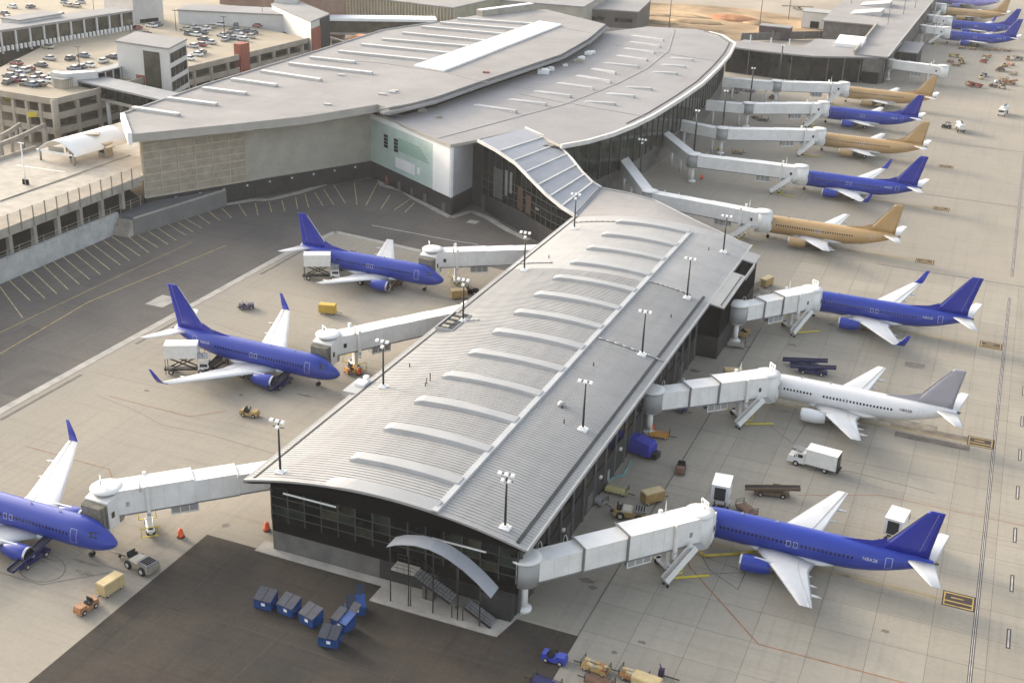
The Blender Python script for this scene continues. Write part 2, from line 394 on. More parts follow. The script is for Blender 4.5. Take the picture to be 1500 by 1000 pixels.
# dark asphalt in front of the concourse
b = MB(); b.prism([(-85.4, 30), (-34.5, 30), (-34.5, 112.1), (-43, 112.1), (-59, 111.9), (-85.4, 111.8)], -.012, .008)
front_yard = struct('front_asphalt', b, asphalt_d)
for pts_w in ([(-85, 96), (-70, 97.2), (-52, 96.4), (-35, 97.5)], [(-66, 111), (-65.5, 98), (-66.3, 84)], [(-51, 107), (-50.4, 92), (-51, 80)], [(-80, 111), (-79.6, 100), (-80.3, 84)]):
    strip('asphalt_seam', pts_w, .09, .0115, black_line, front_yard)
for px, py in ((770, 953), (746, 953)):
    c = at(px, py); b = MB(); b.lathe([(.5, 0), (.5, .014)], (c.x, c.y, .006), n=14); b.build('manhole_cover', conc_dark, front_yard)
b = MB()
b.prism([(-77.8, 111.2), (-59.6, 111.2), (-59.6, 107.9), (-43.0, 107.9), (-41.9, 113.6), (-77.8, 113.6)], -.01, .13)
pad = struct('concrete_walk', b, kerb_m)

# sandy construction land beyond the terminal, distant paving, sky haze comes last
b = MB(); b.prism([tuple(at(x, y, -.3)[:2]) for x, y in ((780, 30), (900, 48), (1060, 60), (1200, 56), (1225, 40), (1190, 30), (1100, 14), (1000, 6), (900, 3), (800, 6))], -.31, -.2)
struct('construction_site', b, sand)
for px, py, rx, ry, h in ((900, 38, 12, 5, 1.6), (1150, 46, 12, 4, 1.5), (1000, 22, 20, 6, 1.0), (1075, 28, 14, 7, 2.2), (1020, 32, 12, 6, 1.4), (930, 18, 18, 9, 1.2), (1115, 35, 8, 5, 1.5), (960, 33, 10, 5, 1.2)):
    c = at(px, py); b = MB(); rings = []
    for q in range(5):
        rr = 1-q/4.6; zz = h*(1-rr*rr)
        rings.append([(c.x+rx*rr*math.cos(2*math.pi*i/20)*(1+.18*math.sin(3*i+px)), c.y+ry*rr*math.sin(2*math.pi*i/20)*(1+.18*math.cos(2*i+px)), zz-.25) for i in range(20)])
    b.loft(rings); o = b.build('earth_mound', sand_r if px == 1075 else sand); tag(o, kind='structure')
# ------------------------------------------------------------------ concourse (the long pier)
XL, XR, YF, YB = -75.8, -42.5, 112.5, 231.0
EL, ER, YE = -78.7, -41.0, 111.2
_a, _b, _c = (EL, 10.1), (-60.0, 12.65), (ER, 10.35)
def _circ(a, b, c):
    ax, ay = a; bx, by = b; cx, cy = c
    d = 2*(ax*(by-cy)+bx*(cy-ay)+cx*(ay-by))
    ux = ((ax*ax+ay*ay)*(by-cy)+(bx*bx+by*by)*(cy-ay)+(cx*cx+cy*cy)*(ay-by))/d
    uy = ((ax*ax+ay*ay)*(cx-bx)+(bx*bx+by*by)*(ax-cx)+(cx*cx+cy*cy)*(bx-ax))/d
    return ux, uy, math.hypot(ax-ux, ay-uy)
_ux, _uy, _rr = _circ(_a, _b, _c)
def zr(x): return _uy + math.sqrt(max(0, _rr*_rr-(x-_ux)**2))
concourse = thing('concourse', 'long concourse with arched grey seamed metal roof and dark glass front', 'building', (-59, 112.5, 0))
NX = 26
rx = [EL+(ER-EL)*i/NX for i in range(NX+1)]
b = MB()
top = [[(x, y, zr(x)) for x in rx] for y in (YE, YB)]
bot = [[(x, y, zr(x)-.2) for x in rx] for y in (YE, YB)]
b.loft([[*t, *bt[::-1]] for t, bt in zip(top, bot)], 0, False)
roof = b.build('roof', roof_m, concourse, True)
# standing seams
b = MB(); y = YE+.3; k = 0
sxs = [EL+.25+(ER-.25-EL-.25)*i/14 for i in range(15)]
while y < 196:
    b.loft([[(x, y-.045, zr(x)-.01), (x, y-.03, zr(x)+.065), (x, y+.03, zr(x)+.065), (x, y+.045, zr(x)-.01)] for x in sxs], 0, False)
    y += .61
o = b.build('roof_seams', seam_m, roof, True); o['kind'] = 'stuff'
# gutters, eave trims
for x0, x1, nm in ((-42.55, -42.15, 'gutter'), (-77.75, -77.5, 'gutter')):
    b = MB(); b.hexa([(x0, YE+.5, zr(x0)+.01), (x1, YE+.5, zr(x1)+.01), (x1, YB-33 if x0 > -60 else YB, zr(x1)+.01), (x0, YB-33 if x0 > -60 else YB, zr(x0)+.01), (x0, YE+.5, zr(x0)+.12), (x1, YE+.5, zr(x1)+.12), (x1, YB-33 if x0 > -60 else YB, zr(x1)+.12), (x0, YB-33 if x0 > -60 else YB, zr(x0)+.12)])
    b.build(nm, gutter_m, roof, True)
b = MB()
b.loft([[(x, YE-.1, zr(x)-.22), (x, YE-.1, zr(x)+.06), (x, YE+.25, zr(x)+.06), (x, YE+.25, zr(x)-.22)] for x in rx], 0, False)
b.build('eave_trim', roof_m, roof, True)
for x0, x1 in ((EL-.12, EL+.1), (ER-.1, ER+.12)):
    b = MB(); b.box(x0, x1, YE-.1, YB, zr((x0+x1)/2)-.5, zr((x0+x1)/2)+.06); b.build('eave_trim', rib_m, roof, True)
# arched ribs (monitor covers) and the long ridge strip
XA, XB = -67.5, -52.6
b = MB(); rings = []; NR = 14
for i in range(NR+1):
    t = i/NR; x = XA+(XB-XA)*t; h = .62*(1-.35*t)*min(1, .6+t*6)
    z = zr(x)
    rings.append([(x, -1.05, z-.02), (x, -.85, z+h), (x, .85, z+h), (x, 1.05, z-.02)])
b.loft(rings, 0, False)
rib_me = b.mesh('roof_rib', rib_m, (0, 0, 0))
for k in range(13):
    piece(rib_me, 'roof_rib', roof, Vector((0, 118.6+8.98*k, 0))-ROOT[concourse.name])
b = MB()
b.loft([[(x, YE-.05, zr(x)-.02), (x, YE-.05, zr(x)+.12*min(1, (x-XA)/3)), (x, YE+1.9, zr(x)+.5*min(1, (x-XA)/3)+.02), (x, YE+2.2, zr(x)-.02)] for x in [XA+.05+(XB-XA)*i/12 for i in range(13)]], 0, False)
b.build('front_rib', rib_m, roof, True)
b = MB(); b.hexa([(XB-.45, YE-.1, zr(XB)-.05), (XB+.45, YE-.1, zr(XB)-.12), (XB+.45, YB-4, zr(XB)-.12), (XB-.45, YB-4, zr(XB)-.05), (XB-.38, YE-.1, zr(XB)+.33), (XB+.38, YE-.1, zr(XB)+.28), (XB+.38, YB-4, zr(XB)+.28), (XB-.38, YB-4, zr(XB)+.33)])
b.build('ridge_strip', mat('strip_metal', (.46, .46, .455), .55, .1, var=.05, scale=.3), roof, True)
for y, x0, x1 in ((168.6, -52, -41.2), (172.4, -66, -52), (168.3, -78, -72), (199, -78, -71), (196.5, -52, -44.5), (226.5, -77, -68)):
    b = MB(); n = 8; pp = [(x0+(x1-x0)*i/n, y, zr(x0+(x1-x0)*i/n)+.13) for i in range(n+1)]; b.pipe(pp, .12, 6); b.build('roof_conduit', rib_m, roof, True)
# small vents, hatch pits on the roof
for px, py, h in ((625, 566, .9), (623, 570, .6), (630, 562, 1.3)):
    c = at(px, py, 11.6); b = MB(); b.tube((c.x, c.y, zr(c.x)-.05), (c.x, c.y, zr(c.x)+h), .07); b.build('vent_pipe', steel_dark, roof, True)
for px, py in ((600, 535), (826, 622), (869, 541), (983, 463), (1038, 368), (823, 603), (804, 378)):
    c = at(px, py, 11.4); b = MB(); b.tube((c.x, c.y, zr(c.x)-.05), (c.x, c.y, zr(c.x)+.6), .09); b.build('vent_pipe', steel_dark, roof, True)
c = at(822, 603, 11); b = MB(); b.lathe([(.55, 0), (.6, .35), (.45, .6), (.1, .7)], (c.x, c.y, zr(c.x)-.05), n=12); b.build('roof_vent', rib_m, roof, True)
def pit(p0, p1, x0, x1):
    b = MB(); z = zr(x1)+.18
    b.box(x0, x1, p0, p1, zr(x0)-.2, z-.12); b.build('roof_pit', gutter_m, roof, True)
    b = MB()
    for q in ((x0-.12, x0, p0-.12, p1+.12), (x1, x1+.12, p0-.12, p1+.12), (x0, x1, p0-.12, p0), (x0, x1, p1, p1+.12)): b.box(q[0], q[1], q[2], q[3], zr(x0)-.2, z+.05)
    b.build('pit_kerb', rib_m, roof, True)
    b = MB()
    for k in range(4):
        yy = p0+(p1-p0)*(k+.5)/4; b.box(x0+.6, x1-1.0, yy-.35, yy+.35, z-.13, z+.15)
    b.build('pit_unit', conc_light, roof, True)
pit(163.5, 170.5, -77.4, -74.6)
b = MB(); b.box(-80.2, -77.2, 138.2, 143.0, 9.4, 10.35); b.build('roof_ledge', rib_m, roof, True)
b = MB(); b.box(-79.6, -78.0, 140.5, 142, 10.35, 10.75); b.box(-79, -78.3, 142.1, 142.8, 10.35, 11.2); b.build('ledge_unit', white_m, roof, True)

# walls
b = MB(); b.box(XL, -60.6, YF, YF+.5, 0, 2.9); b.build('base_wall', conc_wall, concourse, True)
b = MB(); b.box(-60.6, -54.2, YF+.03, YF+.5, 0, 2.9); b.build('base_wall', conc_dark, concourse, True)
b = MB(); b.box(-44, XR, YF+.03, YF+.5, 0, 2.9); b.build('base_wall', conc_dark, concourse, True)
b = MB(); b.box(-54.2, -44, YF+.9, YF+1.4, 0, 2.9); b.build('recess_wall', conc_dark, concourse, True)
b = MB(); b.box(XL, XR, YF-.03, YF+.5, 2.9, 4.5); b.build('spandrel_band', black_m, concourse, True)
b = MB(); rr = [XL+(XR-XL)*i/12 for i in range(13)]
b.loft([[(x, YF-.02, 9.15), (x, YF+.5, 9.15), (x, YF+.5, zr(x)-.45), (x, YF-.02, zr(x)-.45)] for x in rr], 0, False); b.build('upper_fascia', black_m, concourse, True)
b = MB(); b.loft([[(x, YE-.05, zr(x)-.23), (x, YF-.03, zr(x)-.23), (x, YF-.03, zr(x)-1.2), (x, YE+.05, zr(x)-.5)] for x in [EL+.3+(ER-EL-.6)*i/14 for i in range(15)]], 0, False); b.build('soffit', black_m, concourse, True)
for sgn, x0, x1 in ((-1, EL+.2, XL), (1, XR, ER-.2)):
    b = MB(); b.hexa([(x0, YE+.6, zr(x0)-.55), (x1, YE+.6, zr(x1)-.55), (x1, YB, zr(x1)-.55), (x0, YB, zr(x0)-.55), (x0, YE+.6, zr(x0)-.43), (x1, YE+.6, zr(x1)-.43), (x1, YB, zr(x1)-.43), (x0, YB, zr(x0)-.43)]); b.build('soffit', black_m, concourse, True)
# glazed front: panes and mullions
olive_pane = mat('olive_pane', (.045, .045, .03), .15, var=.5, scale=.6, spec=.3)  # olive reflection painted as the pane colour
NC, ROWS = 14, [4.5, 5.45, 6.65, 7.9, 9.15]
pw = (XR-XL)/NC
off = ROOT[concourse.name]
for k in range(4):
    b = MB(); h = ROWS[k+1]-ROWS[k]; b.box(.05, pw-.05, 0, .06, .04, h-.04); pms = [b.mesh('glass_pane', q9) for q9 in (dark_glass, green_glass, olive_pane)]
    for i in range(NC): pm = pms[(0, 0, 1, 0, 2, 1, 0)[(i*3+k*5+i*k) % 7] if k else 0]; piece(pm, 'glass_pane', concourse, Vector((XL+i*pw, YF+.05, ROWS[k]))-off)  # green and olive panes alternate to imitate varied reflections by colour
b = MB(); b.box(-.06, .06, -.08, .12, 4.5, 9.15); mm = b.mesh('mullion', mullion_m)
for i in range(NC+1): piece(mm, 'mullion', concourse, Vector((XL+i*pw, YF, 0))-off)
b = MB(); b.box(XL, XR, -.05, .05, -.05, .05); tmsh = b.mesh('transom', mullion_m)
for z in ROWS[1:-1]: piece(tmsh, 'transom', concourse, Vector((0, YF-.01, z))-off)
b = MB(); b.box(XL, XR, YF+.35, YF+.5, 4.5, 9.15); b.build('inner_blind', black_m, concourse, True)
for x0, x1, z in ((-74, -66.5, 8.62), (-53.5, -46.5, 7.75)):
    b = MB(); b.box(x0, x1, YF-.09, YF-.02, z, z+.22); b.build('light_shelf', white_m, concourse, True)
# long side walls: block base, dark glazing bays with pilasters
for sgn, X in ((1, XR), (-1, XL)):
    d = .4*sgn
    b = MB(); b.box(min(X, X-d), max(X, X-d), YF+.5, YB, 0, 4.4); b.build('side_wall', conc_dark, concourse, True)
    b = MB(); b.box(min(X-.02*sgn, X-d), max(X-.02*sgn, X-d), YF+.5, YB, 4.4, 9.7); b.build('side_glazing_back', black_m, concourse, True)
    n = 26; ph = (YB-YF-1)/n
    b = MB(); b.box(-.03, .03, .12, ph-.12, 4.9, 8.7); pm = b.mesh('glass_pane', dark_glass)
    b = MB(); b.box(-.16, .16, -.16, .16, 0, 9.6); pl = b.mesh('pilaster', conc_wall)
    for i in range(n+1):
        y = YF+.8+i*ph
        if y > YB-.3: continue
        if i < n: piece(pm, 'glass_pane', concourse, Vector((X+.04*sgn, y, 0))-off)
        piece(pl, 'pilaster', concourse, Vector((X+.1*sgn, y, 0))-off)
b = MB(); b.box(0, .08, -1.3, 1.3, 0, 2.6); dm = b.mesh('service_door', conc_wall)
b = MB(); b.box(0, .09, -.5, .5, 0, 2.15); dm2 = b.mesh('service_door', steel_m)
for i, y in enumerate((124, 131, 139, 147, 158, 166, 176, 186)):
    piece(dm if i % 3 else dm2, 'service_door', concourse, Vector((XR+.02, y, 0.02))-off)
for y in (128, 143, 152, 170):
    b = MB(); b.box(XR+.02, XR+.35, y-.25, y+.25, 3.0, 3.35); b.build('wall_lamp', white_m, concourse, True)
# side projection on the stand side
bx0, bx1, by0, by1 = -42.6, -38.8, 196.8, 226.5
b = MB(); b.box(bx0, bx1, by0, by1, 0, 4.0); b.build('projection_base', conc_dark, concourse, True)
b = MB(); b.box(bx0+.1, bx1-.06, by0+.06, by1-.06, 4.0, 9.55); b.build('projection_wall', black_m, concourse, True)
zo = 9.95
def skirt(y0, y1, name='projection_roof', m=roof_m):
    b = MB(); xa, xb_ = ER-.35, bx1+.5
    b.hexa([(xa, y0, zr(xa)-.2), (xb_, y0, zo-.25), (xb_, y1, zo-.25), (xa, y1, zr(xa)-.2), (xa, y0, zr(xa)+.03), (xb_, y0, zo), (xb_, y1, zo), (xa, y1, zr(xa)+.03)]); return b.build(name, m, concourse, True)
skirt(by0-.6, 213.8); skirt(221.6, by1+.3)
b = MB(); b.box(ER-.2, bx1+.3, 213.8, 221.6, 9.1, 9.3); b.build('projection_recess', gutter_m, concourse, True)
b = MB(); b.box(bx1+.3, bx1+.5, 213.8, 221.6, 9.1, zo-.02); b.build('recess_parapet', rib_m, concourse, True)
b = MB(); b.box(bx1-.35, bx1-.1, by0, 213, zo+.02, zo+.14); b.build('gutter', gutter_m, concourse, True)
# flared end of the roof towards the terminal
fl = [(-78.7, YB), (-77.2, 231.5), (-81.5, 243), (-78.5, 249), (-72, 249.5), (-65.7, 248), (-54, 238.6), (-42.8, 229.2), (-41.0, YB-4), (-41.0, YB)]
b = MB(); fz = [zr(EL), 10.3, 11.4, 11.9, 11.4, 11.0, 10.8, 10.4, 10.36, 10.36]
n = len(fl); ctr = (-62, 236, 12.2)
ring = [(p[0], p[1], z) for p, z in zip(fl, fz)]
# seam row along the roof end
xs2 = [EL+(ER-EL)*i/NX for i in range(NX+1)]
far = []
for i, x in enumerate(xs2):
    t = i/NX
    # far rim, walked from left to right
    rim = [(-78.5, 249.0, 11.9), (-72, 249.5, 11.4), (-65.7, 248, 11.1), (-54, 238.6, 10.85), (-42.8, 229.4+1.7, 10.4)]
    s = t*(len(rim)-1); k = min(int(s), len(rim)-2); f = s-k
    far.append(tuple(rim[k][q]*(1-f)+rim[k+1][q]*f for q in range(3)))
rings = []
for j in range(9):
    t = j/8; rw = []
    for i, x in enumerate(xs2):
        a = (x, YB, zr(x)); c = far[i]
        h = (1-t)**1.0
        rw.append((a[0]*(1-t)+c[0]*t, a[1]*(1-t)+c[1]*t, a[2]*(1-t)+c[2]*t))
    rings.append(rw)
full = [[*r, *[(p[0], p[1], p[2]-.4) for p in r[::-1]]] for r in rings]
b.loft(full, 0, False); b.build('flared_roof', membrane, concourse, True)
b = MB()
for p, q in zip(far[:-1], far[1:]):
    if (Vector(q)-Vector(p)).length > .05: b.beam((p[0], p[1], p[2]+.05), (q[0], q[1], q[2]+.05), .35, .3)
b.build('flared_eave', rib_m, concourse, True)
b = MB(); b.prism([(-76, 231), (-77.5, 247.5), (-66, 246.5), (-54.5, 237.2), (-43.5, 229)], 0, 9.9); b.build('end_wall', conc_dark, concourse, True)

# exterior staircase with arched canopy
st = thing('exterior_staircase', 'dark steel exterior staircase under a curved grey canopy at the concourse front', 'staircase', (-50, 109.8, .13))
def cz(x):
    pts = [(-57.6, 7.75), (-56.2, 8.45), (-54, 8.95), (-52, 8.95), (-50, 8.45), (-48, 7.5), (-46, 6.15), (-44.2, 4.6)]
    for (a, za), (c, zc) in zip(pts[:-1], pts[1:]):
        if x <= c: return za+(zc-za)*(x-a)/(c-a)
    return pts[-1][1]
cxs = [-57.6+(13.4)*i/22 for i in range(23)]
b = MB(); b.loft([[(x, 108.7, cz(x)-.12), (x, 111.0, cz(x)-.12), (x, 111.0, cz(x)), (x, 108.7, cz(x))] for x in cxs], 0, False)
b.build('canopy', mat('canopy_metal', (.38, .39, .41), .5, .1, var=.04), st, True)
for x in (-57.2, -54.8, -51.6, -48.4, -45.6):
    for y in (108.85,):
        b = MB(); b.tube((x, y, .13), (x, y, cz(x)-.12), .08, n=8); b.build('canopy_post', steel_dark, st, True)
for x in (-53.5, -49.5):
    b = MB(); b.tube((x, 110.85, .13), (x, 110.85, cz(x)-.12), .08, n=8); b.build('canopy_post', steel_dark, st, True)
b = MB(); b.box(-57.3, -54.2, 108.9, 110.9, 4.35, 4.5); b.build('top_landing', kerb_m, st, True)
b = MB(); b.box(-57.3, -54.2, 108.85, 108.9, 4.2, 4.5); b.box(-57.35, -57.3, 108.85, 110.9, 4.2, 4.5); b.build('landing_edge', steel_dark, st, True)
b = MB(); b.box(-49.4, -47.6, 108.9, 110.9, 1.98, 2.08); b.build('mid_landing', conc_wall, st, True)
tb = MB(); tb.box(-.17, .17, -.95, .95, -.03, .03); tm = tb.mesh('tread', steel_m); so = ROOT[st.name]
for k in range(13):
    t = (k+.5)/13; piece(tm, 'tread', st, Vector((-54.2+4.8*t, 109.9, 4.35-2.25*t))-so)
for k in range(11):
    t = (k+.5)/11; piece(tm, 'tread', st, Vector((-47.6+3.4*t, 109.9, 1.95-1.8*t))-so)
for y in (108.93, 110.87):
    b = MB(); b.beam((-54.2, y, 4.3), (-49.4, y, 2.0), .07, .28); b.beam((-47.6, y, 1.95), (-44.2, y, .18), .07, .28); b.build('stringer', steel_dark, st, True)
    b = MB()
    for z in (.55, 1.05): b.pipe([(-57.3, y, 4.5+z), (-54.2, y, 4.5+z), (-49.4, y, 2.1+z), (-47.6, y, 2.1+z), (-44.2, y, .2+z)], .03)
    for k in range(16):
        x = -57.2+13*k/15; z0 = 4.4 if x < -54.2 else (4.4-2.3*(x+54.2)/4.8 if x < -49.4 else (2.1 if x < -47.6 else 2.1-1.9*(x+47.6)/3.4)); b.tube((x, y, z0), (x, y, z0+1.05), .022)
    b.build('handrail', steel_dark, st, True)
for x, z in ((-54.6, 4.3), (-49.2, 2), (-47.8, 2)):
    b = MB(); b.tube((x, 109.0, .13), (x, 109.0, z), .07); b.build('stair_post', steel_dark, st, True)
b = MB(); b.box(-54, -52.6, 110.9, 112.4, .14, 2.9); b.build('stair_store', conc_wall, st, True)
b = MB(); b.box(-46.5, -42.6, 111.05, 112.4, .14, 3.2); b.build('stair_wall', conc_dark, st, True)

# ------------------------------------------------------------------ roof light masts
def mast(loc, h, heads, label, group, base=True, black=True, yellow=False):
    t = thing('light_mast', label, 'light mast', loc, 0, group)
    b = MB(); b.tube((0, 0, 0), (0, 0, h), .17 if base else .3, .10 if base else .2, 10); b.build('pole', steel_dark, t)
    if base:
        b = MB(); b.cbox((0, 0, -.3), (1.25, 1.0, .5)); b.cbox((0, 0, .2), (.7, .6, .28)); b.build('base_block', white_m, t)
    if yellow:
        b = MB(); b.lathe([(.75, 0), (.75, .9), (.6, 1.0), (.3, 1.02)], (0, 0, 0), n=12); b.build('base_guard', mat('yellow_guard', (.62, .50, .05), .6), t)
    b = MB(); b.beam((-.9, 0, h-.1), (.9, 0, h-.1), .09, .09)
    if heads > 3: b.beam((-.8, 0, h-.95), (.8, 0, h-.95), .09, .09)
    b.build('cross_arm', steel_dark, t)
    lb = MB(); lb.taper((0, 0, -.02), (.5, .6), (.38, .46), .2); lm = mesh_cache('lamp_head', lb, white_m)
    for k in range(heads):
        row = 0 if k < 3 or heads <= 3 else 1; n = min(heads, 3) if row == 0 else heads-3
        i = k if row == 0 else k-3
        x = (i-(n-1)/2)*.8
        piece(lm, 'lamp_head', t, (x, -.25, h-.05-.85*row), (R(28), 0, 0))
    return t
_mc = {}
def mesh_cache(n, b, m):
    if n not in _mc: _mc[n] = b.mesh(n, m)
    return _mc[n]
ords = ['first', 'second', 'third', 'fourth', 'fifth']
for i, y in enumerate((113.3, 140.5, 168.0, 194.7, 221.5)):
    mast((-74.8, y, zr(-74.8)), 7.3, 4, f'black floodlight mast on the road-side concourse roof edge, {ords[i]} from the glass front', 'floodlight masts on the concourse roof')
    mast((-44.6, y, zr(-44.6)), 7.3, 5 if i == 0 else 3, f'black floodlight mast on the taxi-lane concourse roof edge, {ords[i]} from the glass front', 'floodlight masts on the concourse roof')
for i, (px, py, h) in enumerate(((935, 288, 14.5), (1013, 258, 17.5), (1055, 220, 17), (1095, 180, 17), (1138, 140, 17), (1053, 395, 0))):
    if not h: continue
    c = at(px, py); mast((c.x, c.y, 0), h, 2 if i else 4, f'tall black apron light pole beside the curved terminal roof, {ords[i]} from the concourse', 'apron light poles', False, True, i in (1, 2))
# ------------------------------------------------------------------ terminal hall
ter = thing('terminal_hall', 'large terminal hall with pale sweeping roofs and tan panel walls', 'building', (-140, 262, 0))
ZA, ZB = 20.0, 17.0
A = lambda *p: [at(x, y, ZA)[:2] for x, y in p]
B = lambda *p: [at(x, y, ZB)[:2] for x, y in p]
near = A((190, 197), (260, 190), (330, 183), (450, 170), (553, 153), (570, 158))
step = A((640, 141), (700, 120), (760, 100), (820, 80), (860, 57), (885, 35))
farA = A((800, 14), (730, 17), (640, 33), (560, 45)) + [(-189.3, 310), (-189.3, 262), tuple(at(178, 168, ZA)[:2])]
polyA = near+step+farA
b = MB(); b.prism(polyA, ZA-1.9, ZA, 0, 1)
roofA = b.build('upper_roof', [fascia_m, membrane], ter, True)
# end face of the prow, its sunlit brightness painted as white
p0, p1 = at(178, 168, ZA), at(190, 197, ZA)
b = MB(); b.hexa([(p0.x-.3, p0.y-.1, ZA-1.2), (p1.x-.2, p1.y-.5, ZA-2.3), (p1.x+.4, p1.y+.2, ZA-2.3), (p0.x+.5, p0.y+.5, ZA-1.2), (p0.x-.3, p0.y-.1, ZA+.35), (p1.x-.2, p1.y-.5, ZA+.35), (p1.x+.4, p1.y+.2, ZA+.35), (p0.x+.5, p0.y+.5, ZA+.35)])
b.build('prow_sunlit_end', white_m, ter, True)
b = MB()
lp = [Vector((*q, 0)) for q in farA[2:]]
for q0, q1 in zip(lp[:-1], lp[1:]): b.beam((q0.x, q0.y, ZA+.15), (q1.x, q1.y, ZA+.15), .5, .3)
b.build('edge_trim', membrane_b, ter, True)
# step band between both roofs
stp = [Vector((*q, 0)) for q in A((556, 160), (600, 152), (640, 141), (700, 120), (760, 100), (820, 80), (860, 57), (885, 36))]
b = MB()
for q0, q1 in zip(stp[:-1], stp[1:]): b.beam((q0.x+1.0, q0.y-.4, ZA-.75), (q1.x+1.0, q1.y-.4, ZA-.75), 1.6, .5); b.beam((q0.x+.3, q0.y-.1, ZA+.1), (q1.x+.3, q1.y-.1, ZA+.1), .7, .25)
b.build('roof_step', membrane_b, ter, True)
# lower roof
inner = [(q.x-1.5, q.y) for q in stp][::-1]
edgeB = B((553, 165), (600, 187), (660, 212), (697, 205), (770, 188), (823, 213), (862, 206), (900, 195), (930, 183), (960, 168), (1000, 143), (1030, 122), (1053, 100), (1070, 80), (1078, 64), (1060, 52), (1040, 47), (1020, 43), (950, 39))
b = MB(); b.prism(edgeB+inner[:-1], ZB-.7, ZB, 0, 1)
roofB = b.build('lower_roof', [fascia_m, membrane_b], ter, True)
arc = [Vector((*q, 0)) for q in edgeB[5:17]]
b = MB()
for q0, q1 in zip(arc[:-1], arc[1:]): b.beam((q0.x-.2, q0.y, ZB-.3), (q1.x-.2, q1.y, ZB-.3), .7, 1.0)
b.build('curved_eave', mat('eave_pale', (.62, .60, .56), .5, .1), ter, True)
b = MB()
for q0, q1 in zip(arc[3:-1], arc[4:]): b.beam((q0.x-2.2, q0.y, ZB+.05), (q1.x-2.2, q1.y, ZB+.05), .35, .16)
b.build('curved_gutter', gutter_m, ter, True)
def roofline(name, pts, z, wd, ht, m):
    b = MB(); q = [at(x, y, z) for x, y in pts]
    for a, c in zip(q[:-1], q[1:]): b.beam((a.x, a.y, z+ht/2-.02), (c.x, c.y, z+ht/2-.02), wd, ht)
    return b.build(name, m, ter, True)
rl = mat('roof_joint', (.30, .285, .27), .7)
roofline('roof_joint', ((988, 44), (979, 75), (947, 101), (904, 123), (827, 153), (760, 171), (690, 190), (640, 203)), ZB, .35, .14, rl)
roofline('roof_joint', ((872, 61), (970, 78), (1064, 92)), ZB, .3, .14, rl)
roofline('roof_joint', ((760, 138), (830, 151), (950, 172)), ZB, .3, .14, rl)
roofline('roof_joint', ((640, 104), (700, 118), (715, 121)), ZA, .35, .16, rl)
roofline('roof_joint', ((640, 104), (560, 93), (500, 88)), ZA, .25, .12, rl)
roofline('roof_joint', ((822, 41), (873, 50)), ZA, .3, .14, rl)
# long white skylight and the baffles
q = [at(x, y, ZA) for x, y in ((607, 98), (790, 33), (822, 38), (650, 106))]
b = MB(); b.prism([(p.x, p.y) for p in q], ZA-.05, ZA+.55); b.build('long_skylight', white_m, ter, True)
bars = [((195, 160), (262, 170)), ((246, 146), (317, 155)), ((297, 131), (360, 139)), ((340, 118), (405, 127)), ((383, 106), (470, 119)), ((424, 95), (545, 109)), ((455, 86), (520, 93)), ((497, 77), (625, 90)), ((530, 67), (660, 80)), ((560, 59), (690, 70)), ((590, 50), (715, 62)), ((618, 41), (740, 52)), ((645, 35), (765, 45)), ((670, 29), (785, 37))]
bar_m = mat('baffle_white', (.52, .505, .48), .5, var=.05)
for p, r in bars:
    a, c = at(*p, ZA), at(*r, ZA); b = MB(); b.beam((a.x, a.y, ZA+.3), (c.x, c.y, ZA+.3), 1.5, .7); b.build('roof_baffle', bar_m, roofA, True)
F3 = lambda x, y: (760+x/3.75, y/3.75)
barsB = [((615, 195), (795, 228)), ((605, 230), (775, 262)), ((575, 265), (745, 297)), ((535, 305), (705, 338)), ((465, 345), (655, 375)), ((395, 378), (530, 408)), ((310, 415), (505, 457)), ((205, 455), (410, 495)), ((80, 500), (285, 538)), ((-60, 545), (150, 582)), ((830, 317), (955, 337)), ((780, 355), (915, 375)), ((735, 395), (870, 413)), ((585, 478), (730, 497)), ((480, 513), (635, 538)), ((360, 557), (530, 580)), ((-250, 575), (-15, 622))]
bar_g = mat('baffle_grey', (.38, .375, .37), .5, var=.05)
for p, r in barsB:
    a, c = at(*F3(*p), ZB), at(*F3(*r), ZB); b = MB()
    d = (c-a); e = a+d*.12
    b.hexa([(a.x, a.y-.7, ZB-.02), (c.x, c.y-.7, ZB-.02), (c.x, c.y+.7, ZB-.02), (a.x, a.y+.7, ZB-.02), (e.x, a.y-.4, ZB+.25), (c.x, c.y-.4, ZB+.75), (c.x, c.y+.4, ZB+.75), (e.x, a.y+.4, ZB+.25)])
    b.build('roof_baffle', bar_g, roofB, True)
# plant on the lower roof
hv = 0
for px, py, s in ((615, 156, 1.6), (619, 164, 1.4), (643, 173, 1.0), (796, 108, 2.2), (806, 103, 1.6), (847, 92, 1.8), (852, 87, 1.4), (862, 80, 1.6), (868, 78, 1.2), (828, 97, 1.0)):
    c = at(px, py, ZB); b = MB(); b.cbox((c.x, c.y, ZB-.05), (s*1.5, s, s*.55), .3); b.cbox((c.x+.2, c.y, ZB+s*.5), (s*.8, s*.6, s*.2), .3); b.build('rooftop_unit', [white_m, conc_light][int(px) % 2], ter, True)
for px, py, z in ((574, 136, ZA), (578, 134, ZA), (560, 139, ZA), (712, 107, ZA), (500, 111, ZA), (480, 154, ZA), (1095, 88, ZB)):
    c = at(px, py, z)
    if z == ZA: b = MB(); b.cbox((c.x, c.y, z-.05), (1.8, .8, .45), .25); b.build('rooftop_unit', brick_red if px == 712 else bar_m, ter, True)
c = at(638, 157, ZB); b = MB(); b.tube((c.x, c.y, ZB), (c.x, c.y, ZB+1.6), .15); b.build('vent_pipe', steel_dark, ter, True)

